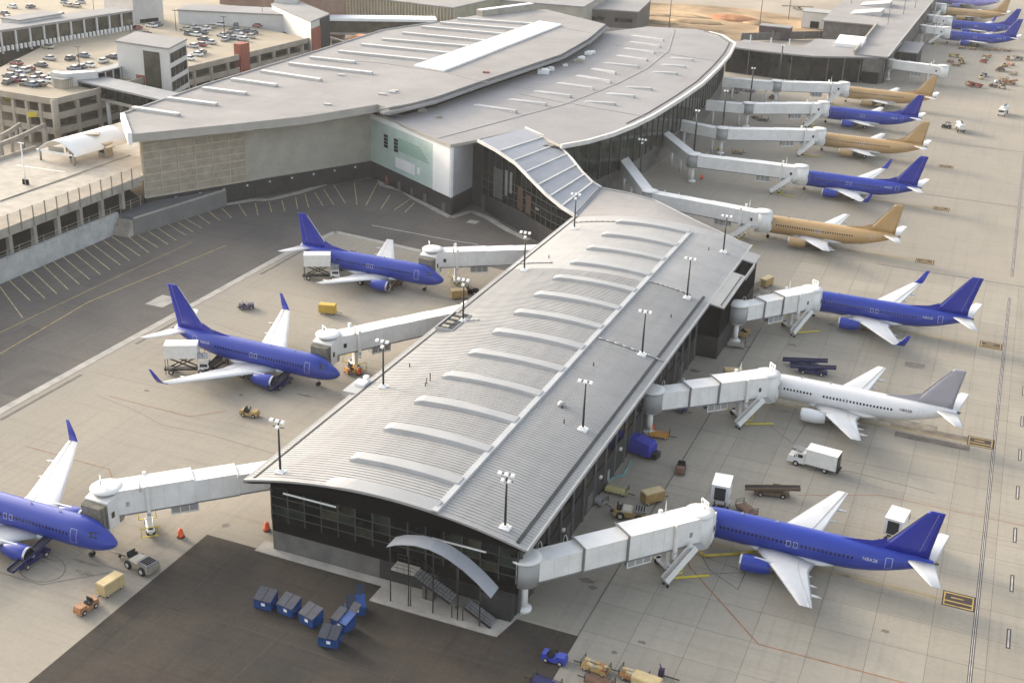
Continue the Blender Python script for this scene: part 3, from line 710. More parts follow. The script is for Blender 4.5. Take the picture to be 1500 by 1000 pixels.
# walls: foot line from the road corner to the inner corner, then the teal wall, then the white corner
W0, W1, W2 = Vector((-174.6, 215.4, 0)), Vector((-146.0, 268.4, 0)), Vector((-114.6, 249.2, 0))
W3 = at(697, 296); W3.z = 0
def wallseg(name, a, c, z0, z1, th, m, out=0.0, parent=ter):
    d = (c-a).normalized(); n = Vector((d.y, -d.x, 0))   # towards the apron (right-hand side)
    p = [a+n*out, c+n*out, c-n*th, a-n*th]
    b = MB(); b.prism([(q.x, q.y) for q in p], z0, z1); return b.build(name, m, parent, True)
wallseg('foot_wall', W0, W1, 0, 4.3, .6, conc_dark, .12)
wallseg('panel_wall', W0+(W1-W0)*.42, W1, 4.42, 18.2, .5, panel_tan)
wallseg('glazing_back', W0, W0+(W1-W0)*.42, 4.42, 18.2, .5, mat('painted_reflection_glass', (.36, .30, .22), .25, var=.35, scale=.35, spec=.6))  # warm reflection painted as the base colour of the glass
wallseg('foot_ledge', W0, W1, 4.3, 4.42, .5, kerb_m, .25)
# window band under the roof edge
dv = (W1-W0); ln = dv.length; du = dv/ln; nn = Vector((du.y, -du.x, 0))
bmx = math.atan2(du.y, du.x); toff = ROOT[ter.name]
wb = MB(); wb.box(.1, 3.2, -.05, .08, 0, 1.3); wm = wb.mesh('window_pane', dark_glass)
wf = MB(); wf.box(0, 3.3, -.03, .06, -.12, 0); wf.box(0, 3.3, -.03, .06, 1.3, 1.42); wf.box(0, .1, -.03, .06, 0, 1.3); wf.box(3.2, 3.3, -.03, .06, 0, 1.3); wfm = wf.mesh('window_frame', frame_tan)
for k in range(6):
    p = W0+du*(ln*.46+k*4.1)+nn*.02
    w_ = piece(wm, 'window_pane', ter, Vector((p.x, p.y, 16.2))-toff, (0, 0, bmx)); piece(wfm, 'window_frame', w_)
# braced curtain wall: panes in tan frames, beige reflection put into the glass colour
cw = ln*.42; ncol, nrow = 6, 8
pb = MB(); pb.box(.12, cw/ncol-.12, -.06, -.01, .1, 13.6/nrow-.1); pm = pb.mesh('curtain_pane', mat('beige_reflection_glass', (.35, .30, .23), .3, var=.12, scale=.5, spec=.5))
for i in range(ncol):
    for j in range(nrow):
        p = W0+du*(i*cw/ncol)+nn*.02; piece(pm, 'curtain_pane', ter, Vector((p.x, p.y, 4.5+j*13.6/nrow))-toff, (0, 0, bmx))
b = MB()
for i in range(ncol+1):
    p = W0+du*(i*cw/ncol)+nn*.12; b = MB(); b.beam((p.x, p.y, 4.4), (p.x, p.y, 18.2), .28, .28); b.build('curtain_mullion', frame_tan, ter, True)
for j in range(nrow+1):
    p, q2 = W0+nn*.10, W0+du*cw+nn*.10; z = 4.5+j*13.6/nrow; b = MB(); b.beam((p.x, p.y, z), (q2.x, q2.y, z), .18, .2 if j % 3 else .32); b.build('curtain_transom', frame_tan, ter, True)
for i in range(0, ncol, 2):
    p, q2 = W0+du*(i*cw/ncol)+nn*.16, W0+du*((i+1)*cw/ncol)+nn*.16; b = MB(); b.beam((p.x, p.y, 4.6), (q2.x, q2.y, 11.2), .1, .1); b.beam((p.x, p.y, 11.2), (q2.x, q2.y, 4.6), .1, .1); b.build('cross_brace', frame_tan, ter, True)
# horizontal panel courses on the tan wall
for j in range(9):
    p, q2 = W0+du*(ln*.42)+nn*.01, W1+nn*.01; z = 5.9+j*1.4; b = MB(); b.beam((p.x, p.y, z), (q2.x, q2.y, z), .05, .05); b.build('panel_joint', fascia_m, ter, True)
# small wall lamps on the foot
for k in range(9):
    p = W0+du*(ln*(.12+k*.1))+nn*.3; b = MB(); b.cbox((p.x, p.y, 3.2), (.35, .35, .35)); b.build('wall_lamp', white_m, ter, True)
# teal wall
wallseg('foot_wall', W1, W2, 0, 4.3, .6, conc_dark, -.05)
sp = W1+(W2-W1)*.79
wallseg('teal_wall', W1, sp, 4.3, 16.25, .5, teal_m)
wallseg('white_wall', sp, W2, 4.3, 16.3, .5, white_m, .15)
wallseg('white_coping', W1, sp, 15.2, 16.4, .5, white_m, .06)
du2 = (W2-W1).normalized(); n2 = Vector((du2.y, -du2.x, 0)); L2 = (W2-W1).length
def onteal(name, s0, s1, z0, z1, m, th=.06):
    p, q2 = W1+du2*(L2*s0)+n2*th/2, W1+du2*(L2*s1)+n2*th/2; b = MB(); b.beam((p.x, p.y, (z0+z1)/2), (q2.x, q2.y, (z0+z1)/2), th, z1-z0); return b.build(name, m, ter, True)
for s in (.18, .31):
    for k in range(4): onteal('louvre', s, s+.05, 9.4+k*.85, 10.1+k*.85, black_m)
for k in range(6): onteal('green_stripe', .36, .74-.02*k, 10.0+k*.55, 10.35+k*.55, teal_d)
onteal('white_panel', .33, .57, 5.6, 8.2, white_m); onteal('white_panel', .60, .63, 6.4, 8.0, white_m)
for s in (.2, .36, .52, .68, .9): onteal('foot_door', s, s+.035, .2, 2.3, brick_red if s < .3 else conc_wall, .14)
wallseg('grey_wall', W2, W3, 4.3, 16.3, .5, mat('grey_panel', (.50, .49, .49), .6, var=.04), .02)
wallseg('foot_wall', W2, W3, 0, 4.3, .5, conc_dark, -.05)
# stand-side wall beneath the curved eave
arcw = [(q.x-3.4, q.y+.8) for q in arc]
for k, (q0, q1) in enumerate(zip(arcw[:-1], arcw[1:])):
    a, c = Vector((*q0, 0)), Vector((*q1, 0)); d = (c-a).normalized(); n = Vector((d.y, -d.x, 0))
    b = MB(); b.prism([q0, q1, (q1[0]-n.x, q1[1]-n.y), (q0[0]-n.x, q0[1]-n.y)], 0, 5); b.build('stand_side_base', conc_wall, ter, True)
    b = MB(); b.prism([(q0[0]-.1*n.x, q0[1]-.1*n.y), (q1[0]-.1*n.x, q1[1]-.1*n.y), (q1[0]-n.x, q1[1]-n.y), (q0[0]-n.x, q0[1]-n.y)], 5, ZB-.7); b.build('stand_side_glazing', green_glass, ter, True)
    m = max(2, int((c-a).length/4))
    for i in range(m):
        p = a+(c-a)*(i/m); b = MB(); b.beam((p.x, p.y, 5), (p.x, p.y, ZB-.7), .2, .25); b.build('mullion', mullion_m, ter, True)
b = MB(); b.prism([(-92, 262), (-110, 258), (-140, 270), (-140, 430), (-108, 437)], .1, ZB-.8); b.build('core', conc_dark, ter, True)
b = MB(); b.prism([(-173, 219), (-146, 268.5), (-140, 300), (-140, 410), (-165, 425), (-186, 380), (-186, 300), (-186, 231)], .1, ZA-1.95); b.build('core', conc_dark, ter, True)
# kerbside wall under the prow
Q0, Q1 = Vector((-185.8, 229.5, 0)), W0.copy()
wallseg('kerbside_wall', Q0, Q1, 10.3, 18.1, .4, sunlit_gold, .05)
for k in range(5):
    p = Q0+(Q1-Q0)*((k+.3)/5); b = MB(); b.beam((p.x, p.y, 10.3), (p.x, p.y, 18.0), .35, .3); b.build('kerbside_pier', frame_tan, ter, True)

# ------------------------------------------------------------------ sloping connector between hall and concourse
con = thing('connector', 'sloping link with swooping pale roof panels over dark glazed sides', 'building', (-95, 250, 0))
lft = [(-110.6, 254.6, 17.05), (-104, 250.2, 16.55), (-97.5, 246, 15.4), (-92, 241.2, 13.9), (-86.7, 236.8, 12.4), (-82, 233.6, 11.2), (-77.7, 231.2, 10.4)]
rgt = [(-105.5, 271.5, 17.05), (-99.5, 267.6, 16.7), (-93.5, 263.2, 15.9), (-88.5, 257.8, 14.8), (-84.2, 252.8, 13.6), (-80.6, 249.6, 12.6), (-78.4, 248.8, 12.0)]
b = MB(); b.loft([[l, r, (r[0], r[1], r[2]-.4), (l[0], l[1], l[2]-.4)] for l, r in zip(lft, rgt)], 0, False)
croof = b.build('roof', mat('connector_metal', (.27, .282, .305), .6, .05, var=.04), con, True)
def lerp(ps, t):
    s = t*(len(ps)-1); k = min(int(s), len(ps)-2); f = s-k; return Vector(ps[k])*(1-f)+Vector(ps[k+1])*f
for t in (.18, .3, .43, .57, .7, .83):
    a, c = lerp(lft, t), lerp(rgt, t); b = MB(); b.beam((a.x, a.y, a.z+.12), (c.x, c.y, c.z+.10), .34, .22); b.build('roof_batten', bar_m, croof, True)
a, c = lerp(lft, .97), lerp(rgt, .97); b = MB(); b.beam((a.x, a.y, a.z+.1), (c.x, c.y, c.z+.1), .2, .2); b.build('roof_batten', rl, croof, True)
for ps in (lft, rgt):
    b = MB()
    for p, q in zip(ps[:-1], ps[1:]): b.beam((p[0], p[1], p[2]), (q[0], q[1], q[2]), .4, .65)
    b.build('verge', mat('verge_pale', (.62, .60, .56), .5), con, True)
for ps, sh in ((lft, (1.0, 1.2)), (rgt, (-1.2, -1.6))):
    b = MB(); g = [(p[0]+sh[0], p[1]+sh[1]) for p in ps]
    for i in range(len(g)-1):
        (x0, y0), (x1, y1) = g[i], g[i+1]
        b.add([(x0, y0, 4.4), (x1, y1, 4.4), (x1, y1, ps[i+1][2]-.45), (x0, y0, ps[i][2]-.45)], [(0, 1, 2, 3)])
    b.build('side_glazing', dark_glass, con, True)
    for i in range(len(g)-1):
        for f in (0, .33, .67):
            x, y = g[i][0]*(1-f)+g[i+1][0]*f, g[i][1]*(1-f)+g[i+1][1]*f; z = ps[i][2]*(1-f)+ps[i+1][2]*f
            b = MB(); b.beam((x, y, 4.4), (x, y, z-.5), .14, .2); b.build('mullion', mullion_m, con, True)
    for z in (6.2, 8.0, 9.8):
        b = MB()
        for i in range(len(g)-1):
            b.beam((g[i][0], g[i][1], z), (g[i+1][0], g[i+1][1], z), .12, .14)
        b.build('transom', mullion_m, con, True)
g = [at(x, y) for x, y in ((697, 298), (720, 312), (760, 334), (795, 356), (830, 372))]
b = MB()
for p, q in zip(g[:-1], g[1:]): b.beam((p.x, p.y, 1.7), (q.x, q.y, 1.7), .5, 3.4)
b.build('lower_wall', conc_wall, con, True)
for k in range(7):
    t = .12+k*.075; p = g[0].lerp(g[3], t*1.6 if t*1.6 < 1 else 1); b = MB(); b.cbox((p.x, p.y-.3, 2.1), (.8, .4, .7), -.6); b.build('wall_opening', gutter_m, con, True)
b = MB(); q0, q1 = at(787, 334, 2), at(815, 348, 2); b.beam(q0, q1, .5, .6); b.build('yellow_beam', mat('yellow_guard', (.62, .50, .05), .6), con, True)
b = MB(); b.prism([(-109, 256), (-79, 233), (-80, 247), (-104, 270)], .05, 4.3); b.build('link_base', conc_dark, con, True)
b = MB(); b.prism([(-107.5, 258.5), (-80.5, 236), (-81, 246), (-104.5, 268)], 4.3, 9.7); b.build('link_core', black_m, con, True)

dim1, dim2, dim3 = mat('dim_interior_grey', (.075, .078, .07), .6), mat('dim_interior_brown', (.05, .03, .018), .7), mat('dim_interior_pale', (.16, .16, .145), .6)
for i_, (f_, w2_, z0_, z1_, m_) in enumerate(((.10, .08, 5.0, 12.0, dim1), (.2, .02, 6.5, 12.4, dim3), (.24, .02, 7.5, 12.3, dim3), (.31, .05, 4.8, 10, dim2), (.4, .05, 4.8, 9.2, dim2), (.50, .04, 7.0, 7.5, dim3))):
    a_, c_ = lerp(lft, f_), lerp(lft, f_+w2_); b = MB(); b.beam((a_.x+.92, a_.y+1.1, (z0_+z1_)/2), (c_.x+.92, c_.y+1.1, (z0_+z1_)/2), .05, z1_-z0_); b.build('interior_panel', m_, con, True)
# ------------------------------------------------------------------ elevated road beside the terminal
fe0, fe1 = at(0, 241, 10.3), at(51, 217, 10.3)
b = MB(); XW = -173.4
b.prism([(XW, 60), (XW, 214), (-185.5, 229.3), (-189.6, 262), (-189.6, 330), (fe1.x, 330), (fe1.x, fe1.y), (fe0.x-4, 60)], 9.0, 10.1)
viaduct = struct('elevated_road', b, conc_light)
b = MB(); b.box(-.04, .08, .03, 3.3, 0, 2.5); bp = b.mesh('barrier_panel', glass_fence)
b = MB(); b.box(-.02, .2, -.07, .07, -1.6, 2.62); pp_ = b.mesh('barrier_post', mat('post_grey', (.26, .24, .21), .7))
y = 126.0
while y < 210.5:
    piece(bp, 'barrier_panel', viaduct, (XW+.02, y, 10.12)); piece(pp_, 'barrier_post', viaduct, (XW+.08, y, 10.12)); y += 3.36
b = MB(); b.box(-.45, .45, -.45, .45, 0, 9.0); cp = b.mesh('column', conc_light)
y = 127.0
while y < 212:
    piece(cp, 'column', viaduct, (XW-1.2, y, 0)); piece(cp, 'column', viaduct, (XW-14, y, 0)); y += 6.72
b = MB(); b.box(XW-.1, XW-2.0, 60, 213, 8.2, 9.0); b.build('edge_beam', conc_light, viaduct)
# far parapet with rail
b = MB(); b.beam((fe0.x-3.4, 60, 10.5), (fe1.x+.3, fe1.y, 10.5), .3, .8); b.build('far_parapet', conc_light, viaduct)
b = MB(); b.beam((-186.5, 60, 10.2), (-186.5, 226, 10.2), .3, .2); b.build('median_kerb', conc_light, viaduct)
ra = at(0, 295, 10.1); rb = at(120, 255, 10.1)
b = MB(); b.beam((ra.x, ra.y, 10.115), (rb.x, rb.y, 10.115), .3, .02); b.build('road_joint', joint_m, viaduct)
b = MB(); p, q = at(25, 242, 10.1), at(95, 252, 10.1); b.beam((p.x, p.y, 10.115), (q.x, q.y, 10.115), .4, .02); b.build('stop_line', white_line, viaduct)
# lower retaining wall and the dark lower road behind it
rw = thing('retaining_wall', 'pale concrete retaining wall below the elevated road with thin rail posts', 'wall', (-173, 170, 0))
b = MB(); b.box(-173.6, -172.8, 60, 204, -.1, 4.5); b.build('wall', mat('retaining_concrete', (.42, .42, .40), .85, var=.10, scale=.5), rw, True)
b = MB(); b.box(-.04, .04, -.04, .04, 3.6, 6.2); rp = b.mesh('rail_post', mat('rail_pale', (.45, .41, .34), .6)); ro = ROOT[rw.name]
y = 127.5
while y < 212: piece(rp, 'rail_post', rw, Vector((-172.72, y, 0))-ro); y += 3.36
b = MB(); b.beam((-172.72, 126, 6.0), (-172.72, 212, 6.0), .05, .05); b.beam((-172.72, 126, 5.3), (-172.72, 212, 5.3), .05, .05); b.build('rail', mat('rail_pale'), rw, True)
b = MB(); b.prism([(-205, 60), (-173.6, 60), (-173.6, 214), (-205, 235)], 3.6, 4.0); struct('lower_road', b, asphalt_d)
b = MB(); b.box(-205.5, -205, 60, 240, 4.0, 9.0); struct('lower_road_back_wall', b, conc_dark)
# low plant block at the corner of the terminal foot
pbk = thing('plant_block', 'grey block with flat dark roof and stepped end against the retaining wall', 'building', (-168.5, 208, 0))
c0, c1, c2, c3 = at(197, 345), at(262, 318), at(262, 300), at(178, 318)
b = MB(); b.prism([(-172.7, 204), (-168.6, 203.6), (-163.8, 231.0), (-165.2, 229.5), (-173.2, 214.8)], 0, 3.7); b.build('walls', mat('block_grey', (.17, .165, .155), .9, var=.1), pbk, True)
b = MB(); b.prism([(-172.65, 204.1), (-168.9, 203.8), (-164.2, 230.5), (-165.2, 229.4), (-173.0, 214.8)], 3.71, 3.9); b.build('roof', mat('slate_roof', (.09, .10, .11), .7), pbk, True)
b = MB(); b.beam((-168.65, 203.7, 3.85), (-163.9, 230.8, 3.85), .25, .35); b.build('coping', kerb_m, pbk, True)
for k in range(4):
    b = MB(); b.box(-172.6, -168.8, 203.2-.5*k, 203.7-.5*k, 0, 3.3-.8*k); b.build('step', conc_light, pbk, True)

# lane canopy: white vault over the drop-off lanes
cv = thing('dropoff_canopy', 'white barrel-vaulted canopy over the drop-off lanes beside the terminal prow', 'canopy', (-200, 235, 10.1))
n = 10; rings = []
e0, e1 = at(54, 219, 12.4), at(112, 229, 12.4); f1 = at(193, 206, 12.4); f0 = f1+(e0-e1)
for t in [i/8 for i in range(9)]:
    p, q = e0.lerp(f0, t), e1.lerp(f1, t); rg = []
    for i in range(n+1):
        s = i/n; v = p.lerp(q, s); v.z = 12.4+2.8*math.sin(math.pi*s); rg.append(tuple(v))
    rings.append(rg+[(v[0], v[1], v[2]-.18) for v in rg[::-1]])
b = MB(); b.loft(rings, 0, True); b.build('vault', white_m, cv, True)
b = MB(); b.beam(e0, e1, .35, .35); b.build('tie_beam', white_m, cv, True)
for p in (e0.lerp(e1, .08), e0.lerp(e1, .92), f0.lerp(f1, .5), e1.lerp(f1, .5), e0.lerp(f0, .5)):
    b = MB(); b.tube((p.x, p.y, 10.1), (p.x, p.y, 12.6), .25); b.build('column', conc_light, cv, True)
b = MB(); m = e0.lerp(f0, .55).lerp(e1.lerp(f1, .55), .62); b.cbox((m.x, m.y, 14.85), (3.6, 2.2, .3), .6); b.build('roof_hatch', conc_light, cv, True)
b = MB(); m = e0.lerp(e1, .45); b.cbox((m.x, m.y+.6, 12.3), (3.8, .3, 1.2), .1); b.build('sign_box', conc_light, cv, True)
# kiosk piers and small lane lights on the elevated road
for i, (px, py, hh, s) in enumerate(((155, 228, 3.2, 2.2), (107, 238, 3.0, .9))):
    c = at(px, py, 10.1); o = thing('kerbside_kiosk', ['squat pale kiosk under the white lane canopy', 'slim pale booth at the open end of the lane canopy'][i], 'kiosk', (c.x, c.y, 10.1))
    b = MB(); b.cbox((0, 0, 0), (s, s*1.1, hh-.3)); b.build('body', conc_light, o)
    b = MB(); b.cbox((0, 0, hh-.3), (s+.4, s*1.1+.4, .3)); b.build('cap', barrier_m, o)
    b = MB(); b.cbox((-.1, -s*.56, 1.0), (s*.6, .06, 1.1)); b.build('window', dark_glass, o)
for i, (px, py, h) in enumerate(((38, 270, 9.0),)):
    c = at(px, py, 10.1); o = thing('lane_light', 'slender white lamp post on the elevated road', 'lamp post', (c.x, c.y, 10.1))
    b = MB(); b.tube((0, 0, 0), (0, 0, h), .16, .1); b.build('post', white_m, o)
    b = MB(); b.beam((-.8, 0, h), (.8, 0, h), .2, .15); b.build('arm', white_m, o)
    b = MB(); b.lathe([(.35, 0), (.35, 1.0), (.2, 1.1)], (-.45, 0, 0), n=10); b.lathe([(.35, 0), (.35, 1.0), (.2, 1.1)], (.45, 0, 0), n=10); b.build('bollard_base', black_m, o)

# ------------------------------------------------------------------ parking garage
gar = thing('parking_garage', 'multi-storey concrete parking garage with open decks and cars on its roof', 'building', (-260, 300, 0))
GZ = 12.6
k0, k1 = at(79, 147, GZ), at(462, 55, GZ); kl = at(-60, 125, GZ)
gx0, gx1 = k0, Vector((k0.x+4.5, k1.y+8, GZ))
far_ = at(-60, 60, GZ)
dirF = (k1-k0).normalized(); dirL = (kl-k0).normalized()
polyG = [(k0.x, k0.y), (k1.x, k1.y), (k1.x-90, k1.y+25), (kl.x-60, kl.y+150), (kl.x, kl.y)]
def inset(pl, d):
    cx = sum(p[0] for p in pl)/len(pl); cy = sum(p[1] for p in pl)/len(pl); return [(p[0]+(cx-p[0])*d, p[1]+(cy-p[1])*d) for p in pl]
garage_c = mat('garage_concrete', (.36, .315, .25), .85, var=.08, scale=.3)
deck_c = mat('garage_deck', (.32, .27, .195), .9, var=.08, scale=.08)
for z in (0.05, 4.0, 8.0, 12.0):
    b = MB(); b.prism(inset(polyG, .004), z-.35, z); b.build('deck', deck_c, gar, True)
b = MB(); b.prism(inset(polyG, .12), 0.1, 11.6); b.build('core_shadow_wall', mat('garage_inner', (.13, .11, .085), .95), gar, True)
for z in (4.0, 8.0, 12.0):
    for p, q in ((k0, k1), (kl, k0)):
        b = MB(); b.beam((p.x, p.y, z+.2), (q.x, q.y, z+.2), .45, 1.7); b.build('parapet', garage_c, gar, True)
b = MB(); b.box(-.45, .45, -.45, .45, 0, 11.2); gc = b.mesh('column', garage_c); go = ROOT[gar.name]
for p, q, n in ((k0, k1, 15), (kl, k0, 7)):
    for i in range(n+1):
        v = p.lerp(q, i/n); piece(gc, 'column', gar, Vector((v.x, v.y, 0))-go)
b = MB(); b.lathe([(.95, 0), (.95, 12.8)], (k0.x+.2, k0.y-.2, 0), n=14); b.build('corner_column', garage_c, gar, True)
for px, py in ((46, 163), (13, 142)):
    c = at(px, py, 9); b = MB(); b.cbox((c.x+.6, c.y-.6, 7.6), (2.4, .2, 1.4), .6); b.build('yellow_notice', mat('yellow_guard'), gar, True)
# red brick pier between bays
rz_ = math.atan2(dirF.y, dirF.x)
c = at(351, 64, 16.2); b = MB(); b.cbox((c.x, c.y+1, 0), (4.6, 2.6, 16.2), rz_); b.build('brick_pier', brick_red, gar, True)
def tower(label, C, Rr, Lf, h):
    """tower by three roof corners: near corner C, right end Rr, left end Lf"""
    c, rr3, lf = at(*C, h), at(*Rr, h), at(*Lf, h)
    t = thing('stair_tower', label, 'building', (c.x, c.y, 0))
    q4 = lf+rr3-c
    b = MB(); b.prism([(v.x, v.y) for v in (c, rr3, q4, lf)], 0, h); b.build('shaft', mat('tower_white', (.58, .57, .54), .7, var=.04), t, True)
    m_ = (c+q4)/2; ex = [(m_.x+(v.x-m_.x)*1.03, m_.y+(v.y-m_.y)*1.03) for v in (c, rr3, q4, lf)]
    b = MB(); b.prism(ex, h, h+.45); b.build('roof', membrane_b, t, True)
    def band(name, a, e, s0, s1, z0, z1, m, th=.12):
        """strip on the face a->e between fractions s0..s1"""
        p0, p1 = a.lerp(e, s0), a.lerp(e, s1); d = (e-a).normalized(); nn_ = Vector((d.y, -d.x, 0))
        if nn_.y > 0 and abs(nn_.y) > abs(nn_.x) or (abs(nn_.x) > abs(nn_.y) and nn_.x < 0): nn_ = -nn_
        b = MB(); b.beam((p0.x+nn_.x*th/2, p0.y+nn_.y*th/2, (z0+z1)/2), (p1.x+nn_.x*th/2, p1.y+nn_.y*th/2, (z0+z1)/2), th, z1-z0); return b.build(name, m, t, True)
    return t, c, rr3, lf, band
t1, c, rr3, lf, band = tower('white stair tower with dark glazed slot on the garage edge beside the skybridge', (246, 73), (273, 59), (170, 62), 22.0)
for k in range(4):
    z = 20.6-k*4.0
    for q in range(4): band('window', c, rr3, .08+q*.22, .27+q*.22, z-2.6, z, dark_glass)
band('glazed_slot', c, lf, .17, .48, 3, 20.8, mat('olive_glass', (.07, .065, .045), .2, var=.3, scale=.3))
band('brick_panel', c, lf, .49, .66, 2, 13.6, brick_red)
t2, c, rr3, lf, band = tower('pale stair tower with red and dark vertical bands at the garage far end', (455, 33), (482, 22), (398, 8), 18.5)
band('brick_band', c, rr3, .02, .47, 2, 16.2, brick_red, .3)
band('dark_band', c, rr3, .48, .99, 2, 18.3, conc_dark, .3)
band('window', c, lf, .55, .9, 9, 11, dark_glass)
bx_ = at(420, 5, 18.5); b = MB(); b.cbox((bx_.x, bx_.y, 18.9), (8, 6, 2.2), .4); b.build('roof_plant', bw0 := mat('tower_white'), t2, True)
# roof lamp posts on the garage
for i, (px, py) in enumerate(((29, 125), (117, 103), (329, 55), (258, 45), (138, 20), (385, 38), (193, 62))):
    c = at(px, py, GZ-.5); o = thing('garage_lamp', 'dark lamp post standing on the parking garage roof', 'lamp post', (c.x, c.y, GZ-.6), 0, 'lamp posts on the garage roof')
    b = MB(); b.tube((0, 0, 0), (0, 0, 7), .14, .09); b.build('post', steel_dark, o)
    b = MB(); b.cbox((0, 0, 6.9), (1.8, .4, .2)); b.build('head', steel_dark, o)
# skybridge from the garage to the hall
sb = thing('skybridge', 'enclosed footbridge with dark glazed sides from the garage to the terminal', 'footbridge', (-215, 280, 0))
h0, h1 = at(113, 118, 13.6), at(250, 150, 13.6)
nv = Vector((-(h1-h0).y, (h1-h0).x, 0)).normalized()
if nv.y < 0: nv = -nv
b = MB(); b.prism([tuple(p[:2]) for p in (h0, h1, h1+nv*8.5, h0+nv*8.5)], 13.2, 13.7); b.build('roof', mat('bridge_roof', (.25, .255, .26), .7), sb, True)
b = MB(); b.prism([tuple(p[:2]) for p in (h0+nv*.3, h1+nv*.3, h1+nv*6.7, h0+nv*6.7)], 10.2, 13.2); b.build('glazing', dark_glass, sb, True)
b = MB(); b.prism([tuple(p[:2]) for p in (h0, h1, h1+nv*7, h0+nv*7)], 9.4, 10.2); b.build('floor', conc_light, sb, True)
for t in (.08, .3, .55):
    p = h0.lerp(h1, t)+nv*.8; b = MB(); b.tube((p.x, p.y, 0), (p.x, p.y, 9.4), .6, n=10); b.build('pier', mat('tower_white'), sb, True)
for i in range(13):
    p = h0.lerp(h1, i/12)+nv*.2; b = MB(); b.beam((p.x, p.y, 10.2), (p.x, p.y, 13.2), .12, .12); b.build('mullion', mullion_m, sb, True)
# upper link along the garage edge to the stair tower
sl = thing('garage_link', 'glazed link between the skybridge and the white stair tower', 'footbridge', (-240, 295, 0))
h2 = at(143, 108, 15.0); h3 = at(198, 94, 15.0); nv2 = Vector((-(h3-h2).y, (h3-h2).x, 0)).normalized()
b = MB(); b.prism([tuple(p[:2]) for p in (h2, h3, h3+nv2*4, h2+nv2*4)], 14.9, 15.3); b.build('roof', mat('bridge_roof'), sl, True)
b = MB(); b.prism([tuple(p[:2]) for p in (h2+nv2*.2, h3+nv2*.2, h3+nv2*3.8, h2+nv2*3.8)], 12.0, 14.9); b.build('glazing', dark_glass, sl, True)
b = MB(); hx = at(95, 112, 15.0); b.prism([tuple(p[:2]) for p in (hx, h2, h2+nv2*4, hx+nv2*5)], 12.0, 15.6); b.build('lobby', mat('tower_white'), sl, True)
for i in range(6):
    p = h2.lerp(h3, i/5)+nv2*.1; b = MB(); b.beam((p.x, p.y, 12.0), (p.x, p.y, 14.9), .3, .3); b.build('mullion', mat('tower_white'), sl, True)
# small roof huts
for i, (px, py, s, lab) in enumerate(((93, 125, 3.6, 'small pale hut with slatted front at the garage roof corner'),)):
    c = at(px, py, GZ); o = thing('roof_hut', lab, 'hut', (c.x, c.y, GZ-.6), rz_)
    b = MB(); b.cbox((0, 0, 0), (s, s, 2.4)); b.build('walls', conc_light, o)
    b = MB(); b.cbox((0, 0, 2.4), (s+.4, s+.4, .25)); b.build('roof', membrane_b, o)
    for k in range(4): b = MB(); b.cbox((-1.3+k*.85, -s/2-.04, .3), (.35, .08, 1.9)); b.build('slat', frame_tan, o)
# curved ramp rails beside the garage
for i, pts in enumerate((((0, 200), (15, 192), (30, 182)), ((0, 212), (30, 200), (66, 183)))):
    o = thing('ramp_barrier', ['short pale ramp barrier ending in a dark post below the garage', 'long pale ramp barrier curving up to the garage corner'][i], 'barrier', tuple(at(*pts[0], 3)[:2])+(0,))
    b = MB(); q = [at(x, y, 6.5) for x, y in pts]
    for a, c in zip(q[:-1], q[1:]): b.beam(a, c, .5, 1.1)
    b.build('parapet', conc_light, o, True)
    b = MB()
    for a in q: b.tube((a.x, a.y, 0), (a.x, a.y, 6.0), .45)
    b.build('support', conc_light, o, True)

# ------------------------------------------------------------------ buildings behind the garage
def bldg(name, label, p, z, L, D, h, rz, wallm, nwin=6, floors=1, roofm=membrane_b):
    c = at(p[0], p[1], z); t = thing(name, label, 'building', (c.x, c.y, 0), rz)
    b = MB(); b.box(0, L, 0, D, 0, h); b.build('walls', wallm, t)
    b = MB(); b.box(-.3, L+.3, -.3, D+.3, h, h+.5); b.build('roof', roofm, t)
    wb = MB(); wb.box(-.5*L/nwin*.62, .5*L/nwin*.62, -.08, .05, -.7, .7); wmm = wb.mesh('window', dark_glass)
    for f in range(floors):
        for i in range(nwin): piece(wmm, 'window', t, (L*(i+.5)/nwin, 0, h*(f+.6)/floors))
    return t
bw = mat('tower_white')
RZ = rz_ + 0.0
ax = math.atan2((at(430, 28, 12)-at(265, 12, 12)).y, (at(430, 28, 12)-at(265, 12, 12)).x)
bldg('annex', 'long low white annex with small square windows behind the rooftop cars', (262, 35, ), 12, (at(415, 42, 12)-at(262, 35, 12)).length, 14, 16.5, math.atan2((at(415, 42, 12)-at(262, 35, 12)).y, (at(415, 42, 12)-at(262, 35, 12)).x), bw, 8)
bldg('lift_house', 'blank pale block with slanting roof behind the rooftop deck', (197, 35), 12, 12, 20, 21, rz_-.3, mat('grey_pale', (.46, .45, .43), .8), 1)
# long glazed gallery (upper left) with white posts
o = thing('glazed_gallery', 'long glazed gallery with white posts and flat roof above the garage deck', 'building', tuple(at(0, 68, 12)[:2])+(0,))
g0, g1 = at(-40, 82, 12), at(197, 42, 12)
nv3 = Vector((-(g1-g0).y, (g1-g0).x, 0)).normalized()
b = MB(); b.prism([tuple(p[:2]) for p in (g0, g1, g1+nv3*10, g0+nv3*10)], 17.6, 18.3); b.build('roof', membrane_b, o, True)
b = MB(); b.prism([tuple(p[:2]) for p in (g0+nv3*.5, g1+nv3*.5, g1+nv3*9, g0+nv3*9)], 0, 17.6); b.build('glazing', mat('olive_glass'), o, True)
for i in range(13):
    p = g0.lerp(g1, i/12); b = MB(); b.beam((p.x, p.y, 11), (p.x, p.y, 17.6), .5, .5); b.build('post', bw, o, True)
for i in range(40):
    p = g0.lerp(g1, (i+.5)/40)-nv3*1.0; b = MB(); b.cbox((p.x, p.y, 12.0), (.7, .5, 1.5)); b.build('screen_panel', white_m, o, True)
